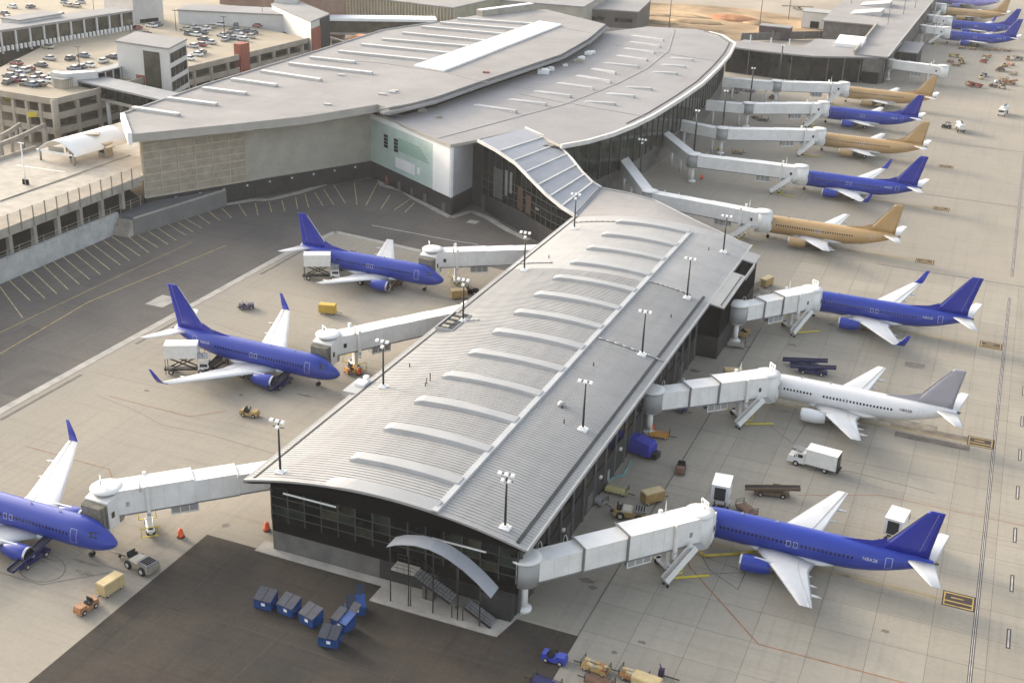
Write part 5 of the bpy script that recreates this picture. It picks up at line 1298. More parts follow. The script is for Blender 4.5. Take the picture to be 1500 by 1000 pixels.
def jet_bridge(rot, cab, plane_rz, label, za=4.4, zb=3.9, txt=None, detail=True, stairs=1, rotunda=True, frames=True, gpu=True, slim=False, greycab=False):
    """rot, cab: world xy of rotunda and of the cab centre"""
    d = Vector((cab[0]-rot[0], cab[1]-rot[1], 0)); L = d.length; rz = math.atan2(d.y, d.x)
    t = thing('jet_bridge', label, 'jet bridge', (rot[0], rot[1], 0), rz, 'passenger boarding bridges')
    if rotunda:
        b = MB(); b.lathe([(1.75, za-.35), (1.75, za+2.9)], (0, 0, 0), n=20); r_ = b.build('rotunda', jb_grey, t)
        b = MB(); b.lathe([(1.85, za+2.9), (1.95, za+2.95), (1.95, za+3.12), (1.2, za+3.25), (.1, za+3.3)], (0, 0, 0), n=20); b.build('rotunda_cap', jb_roof, r_)
        b = MB(); b.lathe([(1.2, za-.75), (1.75, za-.35)], (0, 0, 0), n=20); b.build('rotunda_skirt', jb_white, r_)
        b = MB(); b.tube((0, 0, .5), (0, 0, za-.6), .48, n=14); b.build('support_column', jb_white, t)
        b = MB(); b.lathe([(1.0, 0), (1.0, .35), (.75, .55), (.5, .6)], (0, 0, 0), n=14); b.build('column_base', jb_white, t)
    Lc = L-2.0
    zf = lambda x: za+(zb-za)*x/L
    cuts = [1.2, Lc*.30, Lc*.56, Lc]
    hs = [(2.8, 2.85), (2.86, 2.92), (2.92, 3.0)] if slim else [(2.6, 2.7), (2.9, 3.0), (3.2, 3.35)]
    for k in range(3):
        w_, h = hs[k]; x0, x1 = cuts[k], cuts[k+1]
        tunnel_part('tunnel_section', x0, x1, w_, zf(x0), zf(x1), h, t)
        if k < 2 and frames:
            w2, h2 = hs[k+1]
            b = MB(); x = x1; z = zf(x)
            for s in (-1, 1): b.box(x-.12, x+.12, s*w2/2-.1, s*w2/2+.1, z-.25, z+h2+.2)
            b.box(x-.12, x+.12, -w2/2-.1, w2/2+.1, z+h2+.1, z+h2+.25); b.build('portal_frame', jb_frame, t)
    # roof hoops near the rotunda
    if detail:
        for x in (3.0, 6.5):
            b = MB(); pts = []
            for i in range(9):
                a = math.pi*i/8; pts.append((x, 1.9+.55*math.cos(a), zf(x)+1.7+1.6*math.sin(a)))
            b.pipe([(x, 2.45, zf(x)+.3)]+pts+[(x, 1.35, zf(x)+.3)], .05, 5); b.build('cable_hoop', jb_white, t)
    # lift columns and bogie
    xb = Lc-3.6; z = zf(xb)
    for s in (-1, 1):
        b = MB(); b.box(xb-.22, xb+.22, s*1.85-.2, s*1.85+.2, z-1.3, z+3.7); b.build('lift_column', jb_white, t)
    b = MB(); b.box(xb-.2, xb+.2, -2.05, 2.05, z-.55, z-.25); b.build('cross_beam', jb_grey, t)
    b = MB(); b.box(xb-.5, xb+.5, -1.7, 1.7, .75, 1.05); b.box(xb-.3, xb+.3, -.5, .5, 1.05, z-.55); b.build('bogie', jb_white, t)
    for s in (-1, 1):
        b = MB(); b.lathe([(.3, -.22), (.55, -.22), (.6, -.1), (.6, .1), (.55, .22), (.3, .22)], (xb, s*1.3, .6), 'Y', 14); w2 = b.build('wheel', rubber, t)
        b = MB(); b.lathe([(.28, -.24), (.28, .24)], (xb, s*1.3, .6), 'Y', 10); b.build('hub', hub_m, w2)
    b = MB()
    for y in (-2.2, 2.2): b.tube((xb+1.2, y, .5), (xb+1.2, y, 1.9), .06); b.tube((xb-1.0, y, .5), (xb-1.0, y, 1.9), .06); b.beam((xb-1.0, y, 1.85), (xb+1.2, y, 1.85), .1, .1); b.beam((xb-1.0, y, .55), (xb+1.2, y, .55), .12, .12)
    b.build('bogie_guard', yellow_g, t)
    # hanging air unit in its cage
    if gpu:
        b = MB(); xg = xb-4.5; zz = zf(xg)
        b.box(xg-1.7, xg+1.7, -.75, .75, zz-1.55, zz-.35); g = b.build('air_unit', jb_grey, t)
        b = MB()
        for x in (xg-1.75, xg-.6, xg+.55, xg+1.7):
            for y in (-.8, .8): b.box(x-.06, x+.06, y-.06, y+.06, zz-1.65, zz-.2)
        for y in (-.8, .8):
            for zq in (zz-1.65, zz-.3): b.box(xg-1.75, xg+1.75, y-.06, y+.06, zq-.07, zq+.07)
        b.build('unit_cage', jb_white, t)
    # cab: rounded drum, turned to face the aircraft door
    px = L; zc = 2.9
    b = MB(); b.lathe([(1.75, zc-.2), (1.75, zb+3.3)], (px-.9, 0, 0), n=20); cab_ = b.build('cab_drum', jb_grey if greycab else jb_white, t)
    b = MB(); b.lathe([(1.9, zb+3.3), (2.1 if greycab else 1.9, zb+3.34), (2.1 if greycab else 1.9, zb+3.48), (1.2, zb+3.6), (.1, zb+3.64)], (px-.9, 0, 0), n=20); b.build('cab_roof', jb_roof, cab_)
    b = MB(); b.box(Lc-.05, px-.6, -1.55, 1.55, zf(Lc), zf(Lc)+3.3); b.build('cab_neck', jb_white, cab_)
    # frame pointing at the door: door normal direction in world
    nd = math.pi/2 if abs(plane_rz) < 1 else -math.pi/2     # outward normal of the port flank, world
    la = nd+math.pi-rz                                      # direction from cab to aircraft, local
    ca, sa = math.cos(la), math.sin(la)
    def LP(f, s, z_): return (px-.9+f*ca-s*sa, f*sa+s*ca, z_)
    b = MB(); b.hexa([LP(.3, -1.75, zc-.2), LP(2.2, -1.75, zc-.2), LP(2.2, 1.75, zc-.2), LP(.3, 1.75, zc-.2), LP(.3, -1.75, zb+3.1), LP(2.2, -1.75, zb+2.6), LP(2.2, 1.75, zb+2.6), LP(.3, 1.75, zb+3.1)]); b.build('cab_head', jb_white, t)
    for k in range(4):
        f0 = 2.2+k*.28; gsz = 1.7-.05*k if k % 2 == 0 else 1.6-.05*k
        b = MB(); b.hexa([LP(f0, -gsz, zc), LP(f0+.26, -gsz, zc), LP(f0+.26, gsz, zc), LP(f0, gsz, zc), LP(f0, -gsz, zb+2.3+.05*gsz), LP(f0+.26, -gsz, zb+2.15+.05*gsz), LP(f0+.26, gsz, zb+2.15+.05*gsz), LP(f0, gsz, zb+2.3+.05*gsz)]); b.build('bellows_fold', bellow_m, t)
    for s in (-1, 1):
        b = MB(); q = LP(1.4, s*1.77, zc+1.2); b.cbox((q[0], q[1], q[2]), (.55, .06, .8), la); b.build('cab_window', win_m, t)
    b = MB(); b.box(px-3.4, px-2.9, -1.56-.04, -1.5, zb+1.1, zb+1.8); b.box(px-3.4, px-2.9, 1.5, 1.6, zb+1.1, zb+1.8); b.build('side_window', win_m, t)
    # service stairs beside the cab
    if stairs:
        s = -1 if stairs < 0 else 1
        xs0 = px-2.6; ys = s*2.1
        x1_, y1_ = xs0-4.2, s*3.4
        b = MB(); b.box(xs0-1.0, xs0+1.0, min(s*1.6, s*2.8), max(s*1.6, s*2.8), zb-.12, zb); b.build('stair_landing', jb_grey, t)
        A0, A1 = Vector((xs0-.6, s*2.6, zb-.1)), Vector((xs0-5.0, s*3.0, .25))
        b = MB(); b.beam(A0+Vector((0, .45*s, .55)), A1+Vector((0, .45*s, .55)), .06, 1.0); b.beam(A0+Vector((0, -.45*s, .55)), A1+Vector((0, -.45*s, .55)), .06, 1.0); so_ = b.build('stair_panel', jb_white, t)
        tb_ = MB(); tb_.box(-.13, .13, -.42, .42, -.02, .02); tmh = mesh_cache('bridge_tread', tb_, jb_grey)
        for k in range(11):
            v = A0.lerp(A1, (k+.5)/11); piece(tmh, 'stair_tread', t, v)
        b = MB(); b.tube(A1+Vector((.2, .4, 0)), A1+Vector((.2, .4, -.25)), .2, n=8); b.tube(A1+Vector((.2, -.4, 0)), A1+Vector((.2, -.4, -.25)), .2, n=8); b.build('stair_foot', rubber, t)
        b = MB(); b.beam((xs0-3.0, s*2.2, .1), (xs0+1.4, s*3.6, .1), .35, .12); b.build('floor_guide', yellow_g, t)
    if txt: 
        b = MB(); b.tube((px-.2, 0, zb+3.3), (px-.2, 0, zb+4.2), .06); b.build('sign_post', jb_grey, t)
        sign(t, px-.2, 0, zb+4.0, txt)
    b = MB(); b.tube((xb+.8, 1.9, z+3.0), (xb+.8, 1.9, z+4.9), .14, .02, 8); b.build('beacon_cone', jb_roof, t)
    return t

def fixed_walk(pts, z, label, w_=2.6):
    """covered fixed walkway on posts from the terminal to a rotunda"""
    o = thing('fixed_walkway', label, 'walkway', (pts[0][0], pts[0][1], 0), 0, 'fixed walkways from the hall')
    for (p, q) in zip(pts[:-1], pts[1:]):
        a, c = Vector((p[0], p[1], z+1.35)), Vector((q[0], q[1], z+1.35))
        b = MB(); b.beam(a, c, w_, 2.7); b.build('tunnel', jb_white, o, True)
        b = MB(); b.beam(a+Vector((0, 0, 1.4)), c+Vector((0, 0, 1.4)), w_+.1, .1); b.build('tunnel_roof', jb_roof, o, True)
        m = max(1, int((c-a).length/9))
        for i in range(m+1):
            v = a.lerp(c, (i+.3)/(m+.6)); b = MB(); b.tube((v.x, v.y, 0), (v.x, v.y, z), .3, n=10); b.build('post', jb_white, o, True)
    return o
# right-hand stands along the concourse
jet_bridge((-42.2, 114.2), (-25.6, 133.9), PI, 'white jet bridge from the concourse front corner to the blue airliner, beside the exterior staircase', txt='A11', stairs=-1)
jet_bridge((-41.6, 164.6), (-26.2, 179.6), PI, 'white jet bridge docked to the white grey-tailed airliner', txt='A9', stairs=-1)
jet_bridge((-37.6, 206.0), (-26.5, 221.2), PI, 'white jet bridge by the dark side projection, docked to a winglet blue airliner', txt='A7', stairs=-1)
# left-hand stands
jet_bridge((-79.4, 121.5), (-96.6, 105.6), 0, 'white jet bridge at the concourse corner reaching the airliner beside the tan tug', txt='A10', stairs=0, frames=False, greycab=True)
jet_bridge((-80.0, 183.5), (-96.4, 160.4), 0, 'long white jet bridge docked to the middle airliner on the road side of the concourse', txt='A8', stairs=0, frames=False, slim=True, greycab=True)
jet_bridge((-79.6, 219.0), (-99.9, 206.8), 0, 'white jet bridge beside the connector docked to the blue airliner', txt='A6', stairs=0, frames=False, slim=True, greycab=True)
# stands beneath the curved roof: fixed walkway, then bridge
rs = [((951, 291), (904, 222), (-48.5, 268.9), 'nearest the connector', 'docked to the gold airliner beside the connector'), ((1016, 236), (970, 193), (-47.9, 312.2), 'by the yellow-footed light pole', 'docked to the winglet blue airliner between two gold ones'), ((1058, 197), (992, 178), (-50.6, 356), 'second beneath the curved eave', 'docked to the gold airliner below the curved roof'), ((1096, 160), (1035, 150), (-55.4, 392.6), 'third beneath the curved eave', 'docked to the blue airliner between gold ones beside the far link'), ((1138, 127), (1060, 116), (-54.2, 427.5), 'at the end of the curved eave', 'docked to the gold airliner beside the far link building')]
for (rp, wp, ns, wl_, bl) in rs:
    r3 = at(*rp, 5.5); w3 = at(*wp, 6.5)
    fixed_walk([(w3.x, w3.y), (r3.x, r3.y)], 4.3, f'white fixed walkway on posts from the curved hall, {wl_}')
    jet_bridge((r3.x, r3.y), (ns[0]+4.2, ns[1]-4.2), PI, f'white jet bridge {bl}', stairs=-1, detail=True, frames=False, slim=True)
e0_, e1_ = at(1303, 97, 5), at(1385, 106, 5)
jet_bridge((e0_.x, e0_.y), (e1_.x, e1_.y), PI, 'white jet bridge with no aircraft at the far concourse corner', stairs=0, frames=False, slim=True)
for fx, nm in ((f1, 'far blue airliner closest to the parked ground vehicles'), (f2, 'far blue airliner next to the far gold one'), (f3, 'far gold airliner')):
    jet_bridge((FCX+3, fx.y-6), (fx.x-28.5, fx.y-4.2), PI, f'pale jet bridge docked to the {nm}', stairs=-1, gpu=False, frames=False, slim=True)

o = thing('air_hose', 'thick yellow hose from the first jet bridge to the blue airliner belly', 'hose', tuple(at(1040, 812)[:2])+(0,))
b = MB(); q = [at(x, y, z_) for x, y, z_ in ((1024, 806, 1.6), (1030, 813, .3), (1055, 812, .22), (1085, 810, .22), (1108, 806, .3), (1118, 801, 1.2))]; b.pipe(q, .2, 8); b.build('hose', mat('hose_yellow', (.50, .38, .06), .6), o, True)
# ------------------------------------------------------------------ ground vehicles
tan_p = mat('tan_paint', (.40, .27, .10), .55, var=.1, scale=1.2)
tan_l = mat('pale_tan_paint', (.50, .38, .19), .55, var=.08, scale=1.2)
olive_p = mat('olive_tan_paint', (.27, .235, .165), .6, var=.12, scale=1.5)
orange_p = mat('rust_orange_paint', (.36, .17, .07), .6, var=.12, scale=1.5)
brown_p = mat('brown_paint', (.17, .085, .05), .6, var=.12, scale=1.5)
vblue = mat('vehicle_blue', (.03, .05, .36), .4, var=.06, coat=.3)
navy = mat('navy_paint', (.02, .022, .10), .5, var=.08)
truck_w = mat('truck_white', (.72, .70, .65), .5, var=.05, scale=1)
bin_b = mat('bin_blue', (.008, .055, .21), .55, var=.15, scale=1.5)
bin_d = mat('bin_lid', (.012, .02, .04), .6, var=.2, scale=1.5)
orange_c = mat('safety_orange', (.75, .10, .02), .6)
seat_m = mat('seat_black', (.02, .02, .02), .8)
cover_b = mat('tarp_blue', (.028, .035, .33), .6, var=.1, scale=1.5)

def wheelset(t, xs_, y, r, w_=.22):
    for x in xs_:
        for s in (-1, 1):
            b = MB(); b.lathe([(r*.5, -w_/2), (r*.92, -w_/2), (r, -w_/4), (r, w_/4), (r*.92, w_/2), (r*.5, w_/2)], (x, s*y, r), 'Y', 12); o = b.build('wheel', rubber, t)
            b = MB(); b.lathe([(r*.48, -w_/2-.02), (r*.48, w_/2+.02)], (x, s*y, r), 'Y', 10); b.build('hub', hub_m, o)

def g(px, py): c = at(px, py); return (c.x, c.y, .005)

def tug(loc, rz, label, m, group=None, roofed=False):
    t = thing('baggage_tug', label, 'tug', loc, rz, group)
    wheelset(t, (-.85, .85), .58, .34)
    b = MB(); b.taper((0, 0, .28), (2.9, 1.3), (2.8, 1.22), .42); b.build('chassis', m, t)
    b = MB(); b.taper((.85, 0, .70), (1.15, 1.18), (.95, 1.05), .38, sh=(-.05, 0)); b.build('bonnet', m, t)
    b = MB(); b.taper((-1.1, 0, .70), (.6, 1.2), (.55, 1.1), .35); b.build('rear_deck', m, t)
    b = MB(); b.cbox((-.35, 0, .70), (.5, 1.0, .25)); b.cbox((-.6, 0, .95), (.12, 1.0, .5)); b.build('seat', seat_m, t)
    b = MB(); b.tube((.28, .28, 1.05), (.05, .28, 1.3), .03); b.lathe([(.19, -.02), (.19, .02)], (.05, .28, 1.3), 'X', 10); b.build('steering_wheel', seat_m, t)
    if roofed:
        b = MB(); b.cbox((-.3, 0, 1.85), (1.6, 1.3, .08)); b.build('roof', m, t)
        b = MB()
        for x in (-1.0, .42):
            for s in (-1, 1): b.tube((x, s*.58, .9), (x, s*.58, 1.86), .035)
        b.build('roof_posts', steel_dark, t)
    b = MB(); b.beam((-1.45, 0, .42), (-1.75, 0, .42), .1, .12); b.build('hitch', steel_dark, t)
    return t

def cart(loc, rz, label, m, kind='box', group=None):
    """kind: box = covered cart, flat = open rail cart, load = loaded with bags"""
    t = thing('baggage_cart', label, 'cart', loc, rz, group)
    wheelset(t, (-1.05, 1.05), .62, .26, .18)
    b = MB(); b.cbox((0, 0, .38), (3.2, 1.5, .16)); b.build('deck', m, t)
    b = MB(); b.beam((1.6, 0, .42), (2.7, 0, .35), .1, .08); b.build('draw_bar', steel_dark, t)
    if kind == 'box':
        b = MB(); b.cbox((0, 0, .54), (3.1, 1.45, 1.25)); b.build('box_body', m, t)
        b = MB(); b.taper((0, 0, 1.79), (3.2, 1.55), (3.0, 1.35), .14); b.build('lid', tan_l if m is tan_p else m, t)
        b = MB(); b.cbox((0, -.735, .75), (2.7, .04, .85)); b.build('side_curtain', m, t)
    else:
        b = MB()
        for x in (-1.55, 1.55):
            for s in (-1, 1): b.tube((x, s*.7, .5), (x, s*.7, 1.35), .05)
            b.beam((x, -.7, 1.3), (x, .7, 1.3), .06, .06); b.beam((x, -.7, .95), (x, .7, .95), .06, .06)
        b.build('end_rail', steel_dark, t)
        b = MB()
        for s in (-1, 1): b.beam((-1.55, s*.7, .75), (1.55, s*.7, .75), .05, .08)
        b.build('side_rail', m, t)
        if kind == 'load':
            r_ = random.Random(int(loc[0]*10))
            for k in range(9):
                b = MB(); b.cbox((0, 0, 0), (r_.uniform(.5, .8), r_.uniform(.35, .5), r_.uniform(.3, .5)), 0); o = b.build('load', [tan_l, orange_p, tan_p, conc_light][k % 4], t); o.location = (-1.2+(k % 5)*.58, -.3+.6*(k//5), .54); o.rotation_euler = (0, 0, r_.uniform(-.3, .3))
    return t

def belt_loader(loc, rz, label, m, up=1.4, group=None, L=7.6):
    t = thing('belt_loader', label, 'belt loader', loc, rz, group)
    wheelset(t, (-1.6, 1.5), .75, .38)
    b = MB(); b.taper((0, 0, .38), (5.0, 1.5), (4.7, 1.35), .4); b.build('chassis', m, t)
    b = MB(); b.cbox((.6, .68, .78), (1.0, .7, .55)); b.build('driver_seat', seat_m, t)
    a, c = Vector((-L/2, -.25, .85)), Vector((L/2, -.25, .85+up))
    b = MB(); b.beam(a, c, 1.0, .22); cv_ = b.build('conveyor', m, t)
    b = MB(); b.beam(a+Vector((0, 0, .125)), c+Vector((0, 0, .125)), .72, .03); b.build('belt', rubber, cv_)
    b = MB()
    for s in (-.5, .5): b.beam(a+Vector((0, s, .2)), c+Vector((0, s, .2)), .07, .2)
    b.build('side_guard', m, cv_)
    b = MB(); b.tube((1.0, -.25, .6), (2.2, -.25, .85+up*.78), .09); b.tube((-1.2, -.25, .6), (-1.6, -.25, .85+up*.3), .09); b.build('lift_strut', steel_dark, t)
    return t

def catering(loc, rz, label, lift=1.6, BL=5.2):
    t = thing('catering_truck', label, 'truck', loc, rz, 'high-lift catering trucks')
    wheelset(t, (-2.4, 2.4), .95, .48, .3)
    b = MB(); b.cbox((0, 0, .55), (7.2, 1.0, .3)); b.build('frame', steel_dark, t)
    b = MB(); b.taper((2.9, 0, .7), (1.9, 2.1), (1.6, 1.9), 1.35, sh=(-.1, 0)); c = b.build('cab', truck_w, t)
    b = MB(); b.cbox((3.72, 0, 1.3), (.1, 1.7, .6)); b.cbox((2.9, 0, 1.35), (1.2, 2.04, .5)); b.build('cab_glass', win_m, c)
    z0 = .95+lift
    b = MB()
    for s in (-.7, .7): b.beam((-2.6, s, .9), (1.6, s, z0-.1), .16, .2); b.beam((1.6, s, .9), (-2.6, s, z0-.1), .16, .2)
    b.build('scissor_lift', steel_dark, t)
    b = MB(); b.cbox((2.0-BL/2, 0, z0), (BL, 2.35, 2.3)); bx = b.build('box', truck_w, t)
    b = MB(); b.cbox((2.0-BL/2, 0, z0+2.3), (BL+.1, 2.45, .08)); b.build('box_roof', jb_roof, bx)
    b = MB(); b.cbox((2.0-BL-.02, 0, z0+.15), (.06, 1.5, 1.9)); b.build('rear_opening', gutter_m, bx)
    b = MB(); b.cbox((2.8, 0, z0-.05), (1.8, 2.2, .1)); b.build('platform', steel_m, t)
    b = MB()
    for s in (-1.05, 1.05):
        b.beam((2.0, s, z0+.95), (3.7, s, z0+.95), .05, .05)
        for x in (2.1, 2.9, 3.6): b.tube((x, s, z0), (x, s, z0+.95), .03)
    b.build('platform_rail', steel_dark, t)
    for s in (-1.15, 1.15): b = MB(); b.tube((-3.2, s, .1), (-3.2, s, z0), .06); b.build('stabiliser_leg', steel_dark, t)
    return t

def dumpster(loc, rz, label, open_lid=False, tilt=0):
    t = thing('dumpster', label, 'dumpster', loc, rz, 'blue dumpsters'); t.scale = (1.12, 1.12, 1.12)
    b = MB(); b.hexa([(-1.0, -.75, .15), (1.0, -.75, .15), (1.0, .75, .15), (-1.0, .75, .15), (-1.05, -.8, 1.2), (1.05, -.8, 1.2), (1.05, .8, 1.75), (-1.05, .8, 1.75)]); b.build('bin', bin_b, t)
    for s in (-1, 1):
        b = MB(); x = s*.53
        if open_lid and s > 0: b.hexa([(x-.5, .8, 1.76), (x+.5, .8, 1.76), (x+.5, .86, 1.76), (x-.5, .86, 1.76), (x-.5, 1.75, 2.35), (x+.5, 1.75, 2.35), (x+.5, 1.8, 2.3), (x-.5, 1.8, 2.3)])
        else: b.hexa([(x-.52, -.86, 1.22), (x+.52, -.86, 1.22), (x+.52, .82, 1.78), (x-.52, .82, 1.78), (x-.5, -.84, 1.29), (x+.5, -.84, 1.29), (x+.5, .82, 1.86), (x-.5, .82, 1.86)])
        b.build('lid', bin_d, t)
    for s in (-1, 1):
        b = MB(); b.box(s*1.05-.08, s*1.05+.08, -.55, .55, .7, .95); b.build('fork_pocket', bin_b, t)
    b = MB()
    for x in (-.8, .8):
        for y in (-.6, .6): b.lathe([(.14, -.05), (.14, .05)], (x, y, .14), 'Y', 8)
    b.build('casters', rubber, t)
    b = MB(); b.cbox((.1, -.79, .62), (.42, .04, .36)); b.build('sticker', white_m, t)
    return t

def barrel(loc, label, h=1.1):
    t = thing('safety_barrel', label, 'barrel', loc, 0, 'orange safety barrels')
    b = MB(); b.lathe([(.42, .08), (.40, .4), (.36, .42), (.35, .75), (.31, .78), (.29, h), (.12, h+.04)], (0, 0, 0), n=14); b.build('body', orange_c, t)
    b = MB(); b.lathe([(.52, 0), (.52, .08)], (0, 0, 0), n=12); b.build('base', rubber, t)
    b = MB(); b.beam((-.1, 0, h+.1), (.1, 0, h+.1), .05, .12); b.build('handle', orange_c, t)
    return t

def pushback(loc, rz, label, m):
    t = thing('pushback_tractor', label, 'tractor', loc, rz)
    wheelset(t, (-1.25, 1.25), 1.0, .58, .42)
    b = MB(); b.taper((0, 0, .45), (4.6, 2.0), (4.4, 1.9), .75); b.build('chassis', m, t)
    b = MB(); b.taper((1.3, 0, 1.2), (1.8, 1.9), (1.6, 1.75), .35); b.build('engine_deck', jb_frame, t)
    for k in range(4):
        b = MB(); b.cbox((.75+k*.36, 0, 1.55), (.16, 1.4, .06)); b.build('deck_slat', black_m, t)
    b = MB(); b.taper((-.5, 0, 1.2), (1.5, 1.8), (1.1, 1.5), .25); b.build('cowl', mat('pale_cream', (.55, .50, .40), .6), t)
    b = MB(); b.cbox((-1.5, 0, 1.2), (.6, 1.2, .2)); b.cbox((-1.8, 0, 1.4), (.14, 1.2, .5)); b.build('seat', seat_m, t)
    b = MB(); b.tube((-1.05, .3, 1.4), (-1.2, .3, 1.65), .03); b.lathe([(.2, -.02), (.2, .02)], (-1.22, .3, 1.66), 'X', 10); b.build('steering_wheel', seat_m, t)
    b = MB(); b.cbox((-2.5, 0, .5), (.5, .5, .25)); b.build('tow_hitch', steel_dark, t)
    return t

def box_truck(loc, rz, label):
    t = thing('box_truck', label, 'truck', loc, rz)
    wheelset(t, (-2.0, 2.3), .9, .45, .28)
    b = MB(); b.cbox((-.3, 0, .55), (7.0, .9, .28)); b.build('frame', steel_dark, t)
    b = MB(); b.taper((2.9, 0, .5), (1.8, 1.9), (1.5, 1.7), .95, sh=(-.1, 0)); b.build('bonnet', truck_w, t)
    b = MB(); b.taper((1.75, 0, .6), (1.5, 2.0), (1.1, 1.8), 1.7, sh=(-.1, 0)); c = b.build('cab', truck_w, t)
    b = MB(); b.hexa([(2.46, -.85, 1.5), (2.5, .85, 1.5), (2.2, .8, 2.2), (2.2, -.8, 2.2), (2.3, -.8, 1.5), (2.3, .8, 1.5), (2.1, .75, 2.2), (2.1, -.75, 2.2)]); b.cbox((1.75, 0, 1.5), (.7, 1.98, .5)); b.build('cab_glass', win_m, c)
    b = MB(); b.cbox((-1.35, 0, .85), (4.6, 2.3, 2.3)); bx = b.build('box', truck_w, t)
    b = MB(); b.cbox((-1.35, 0, 3.15), (4.7, 2.4, .1)); b.build('box_roof', jb_roof, bx)
    b = MB(); b.cbox((-3.85, 0, .6), (.35, 2.2, .2)); b.cbox((-3.7, 0, .85), (.06, 2.1, 2.2)); b.build('tail_lift', steel_dark, t)
    b = MB(); b.cbox((2.4, 0, 2.45), (1.6, 1.7, .08)); b.cbox((2.9, .6, 2.4), (.5, .3, .3)); b.build('cab_rack', jb_frame, t)
    for s in (-1, 1): b = MB(); b.cbox((2.55, s*1.12, 1.5), (.1, .2, .35)); b.build('mirror', black_m, t)
    return t

def fuel_truck(loc, rz, label):
    t = thing('fuel_truck', label, 'truck', loc, rz, 'service trucks on the taxi lane')
    wheelset(t, (-2.2, 2.4), .95, .5, .3)
    b = MB(); b.cbox((-.2, 0, .6), (7.2, 1.0, .28)); b.build('frame', steel_dark, t)
    b = MB(); b.taper((2.8, 0, .7), (1.8, 2.1), (1.5, 1.9), 1.6); c = b.build('cab', truck_w, t)
    b = MB(); b.cbox((3.62, 0, 1.4), (.12, 1.7, .6)); b.cbox((2.8, 0, 1.45), (1.0, 2.08, .5)); b.build('cab_glass', win_m, c)
    b = MB(); b.lathe([(.6, -2.5), (1.05, -2.3), (1.05, 2.2), (.6, 2.4)], (-1.1, 0, 1.95), 'X', 16); b.build('tank', truck_w, t)
    b = MB(); b.cbox((-1.1, 0, 2.95), (3.6, .7, .12)); b.build('tank_walkway', steel_dark, t)
    return t

# dumpsters in front of the concourse
dd = [((390, 888), .05, 'blue dumpster beside the pale walk, farthest from the exterior staircase', 0), ((424, 897), -.12, 'blue dumpster second from the road-side end of the dumpster group', 0), ((456, 912), -.25, 'low blue dumpster with cluttered top between closed dumpsters', 0), ((521, 897), .55, 'blue dumpster with its dark lid raised near the exterior staircase', 1), ((503, 919), -.2, 'blue dumpster with half-open lid in the middle of the angled three', 1), ((484, 943), .15, 'blue dumpster with pale lid standing farthest out from the concourse front', 0)]
for p, a, l, op in dd: dumpster(g(*p), a, l, bool(op))
barrel(g(265, 786), 'orange safety barrel standing alone on the apron below the jet bridge')
barrel(g(391, 776), 'orange safety barrel against the concourse front corner')
o = barrel(g(955, 628), 'red barrel at the foot of the second jet bridge column', .7)
barrel(g(1028, 262), 'red cone beside the yellow-footed light pole', .9)
# around the airliner at the front corner
pushback(g(208, 832), R(-12), 'tan pushback tractor with black slatted deck nosed towards the corner airliner', olive_p)
b = MB(); a, c = at(160, 805, .6), at(190, 816, .6); o = thing('tow_bar', 'thin tow bar between the corner airliner and the tan tractor', 'tow bar', (a.x, a.y, 0))
b.tube((a.x, a.y, .5), (c.x, c.y, .55), .07); b.build('bar', steel_dark, o, True); b = MB(); b.lathe([(.2, -.06), (.2, .06)], ((a.x+c.x)/2, (a.y+c.y)/2, .2), 'Y', 10); b.build('wheel', rubber, o, True)
cart(g(163, 866), R(262), 'yellow-tan covered cart coupled behind the small rust tug', tan_l)
tug(g(127, 893), R(262), 'small rust-orange tug pulling the yellow-tan covered cart', orange_p)
belt_loader(g(48, 822), R(88), 'navy belt loader raised to the hold of the corner airliner', navy, 1.3)
belt_loader(g(412, 565), R(88), 'navy belt loader raised to the front hold of the middle road-side airliner', navy, 1.3)
belt_loader(g(322, 535), R(88), 'dark belt loader raised to the rear hold of the middle road-side airliner', mat('brown_black', (.05, .035, .03), .6), 1.5, L=8.5)
belt_loader(g(578, 420), R(88), 'brown belt loader at the front hold of the airliner beside the connector', brown_p, 1.3)
belt_loader(g(503, 392), R(88), 'dark belt loader at the rear hold of the airliner beside the connector', mat('brown_black'), 1.5)
catering(g(274, 545), R(28), 'white catering truck with raised box at the tail of the middle road-side airliner', 2.0)
catering(g(470, 408), R(28), 'white catering truck with raised box at the tail of the airliner beside the connector', 2.0)
tug(g(366, 609), R(8), 'tan tug parked alone between two road-side airliners', tan_p)
cart(g(480, 459), R(15), 'bright yellow covered cart standing on the road-side apron', mat('cart_yellow', (.55, .36, .05), .55))
tug(g(361, 452), R(35), 'small purple-grey tug near the service road', mat('purple_grey', (.10, .08, .14), .6))
# by the middle airliner nose
tug(g(517, 545), R(60), 'orange and white tug in front of the middle airliner nose', mat('hi_vis', (.62, .30, .10), .6), None)
barrel(g(526, 548), 'red barrel beside the orange tug at the middle airliner nose', .9)
cart(g(672, 437), R(40), 'tan cart by the nose of the airliner beside the connector', tan_p)
tug(g(690, 430), R(10), 'dark tug by the nose of the airliner beside the connector', black_m)
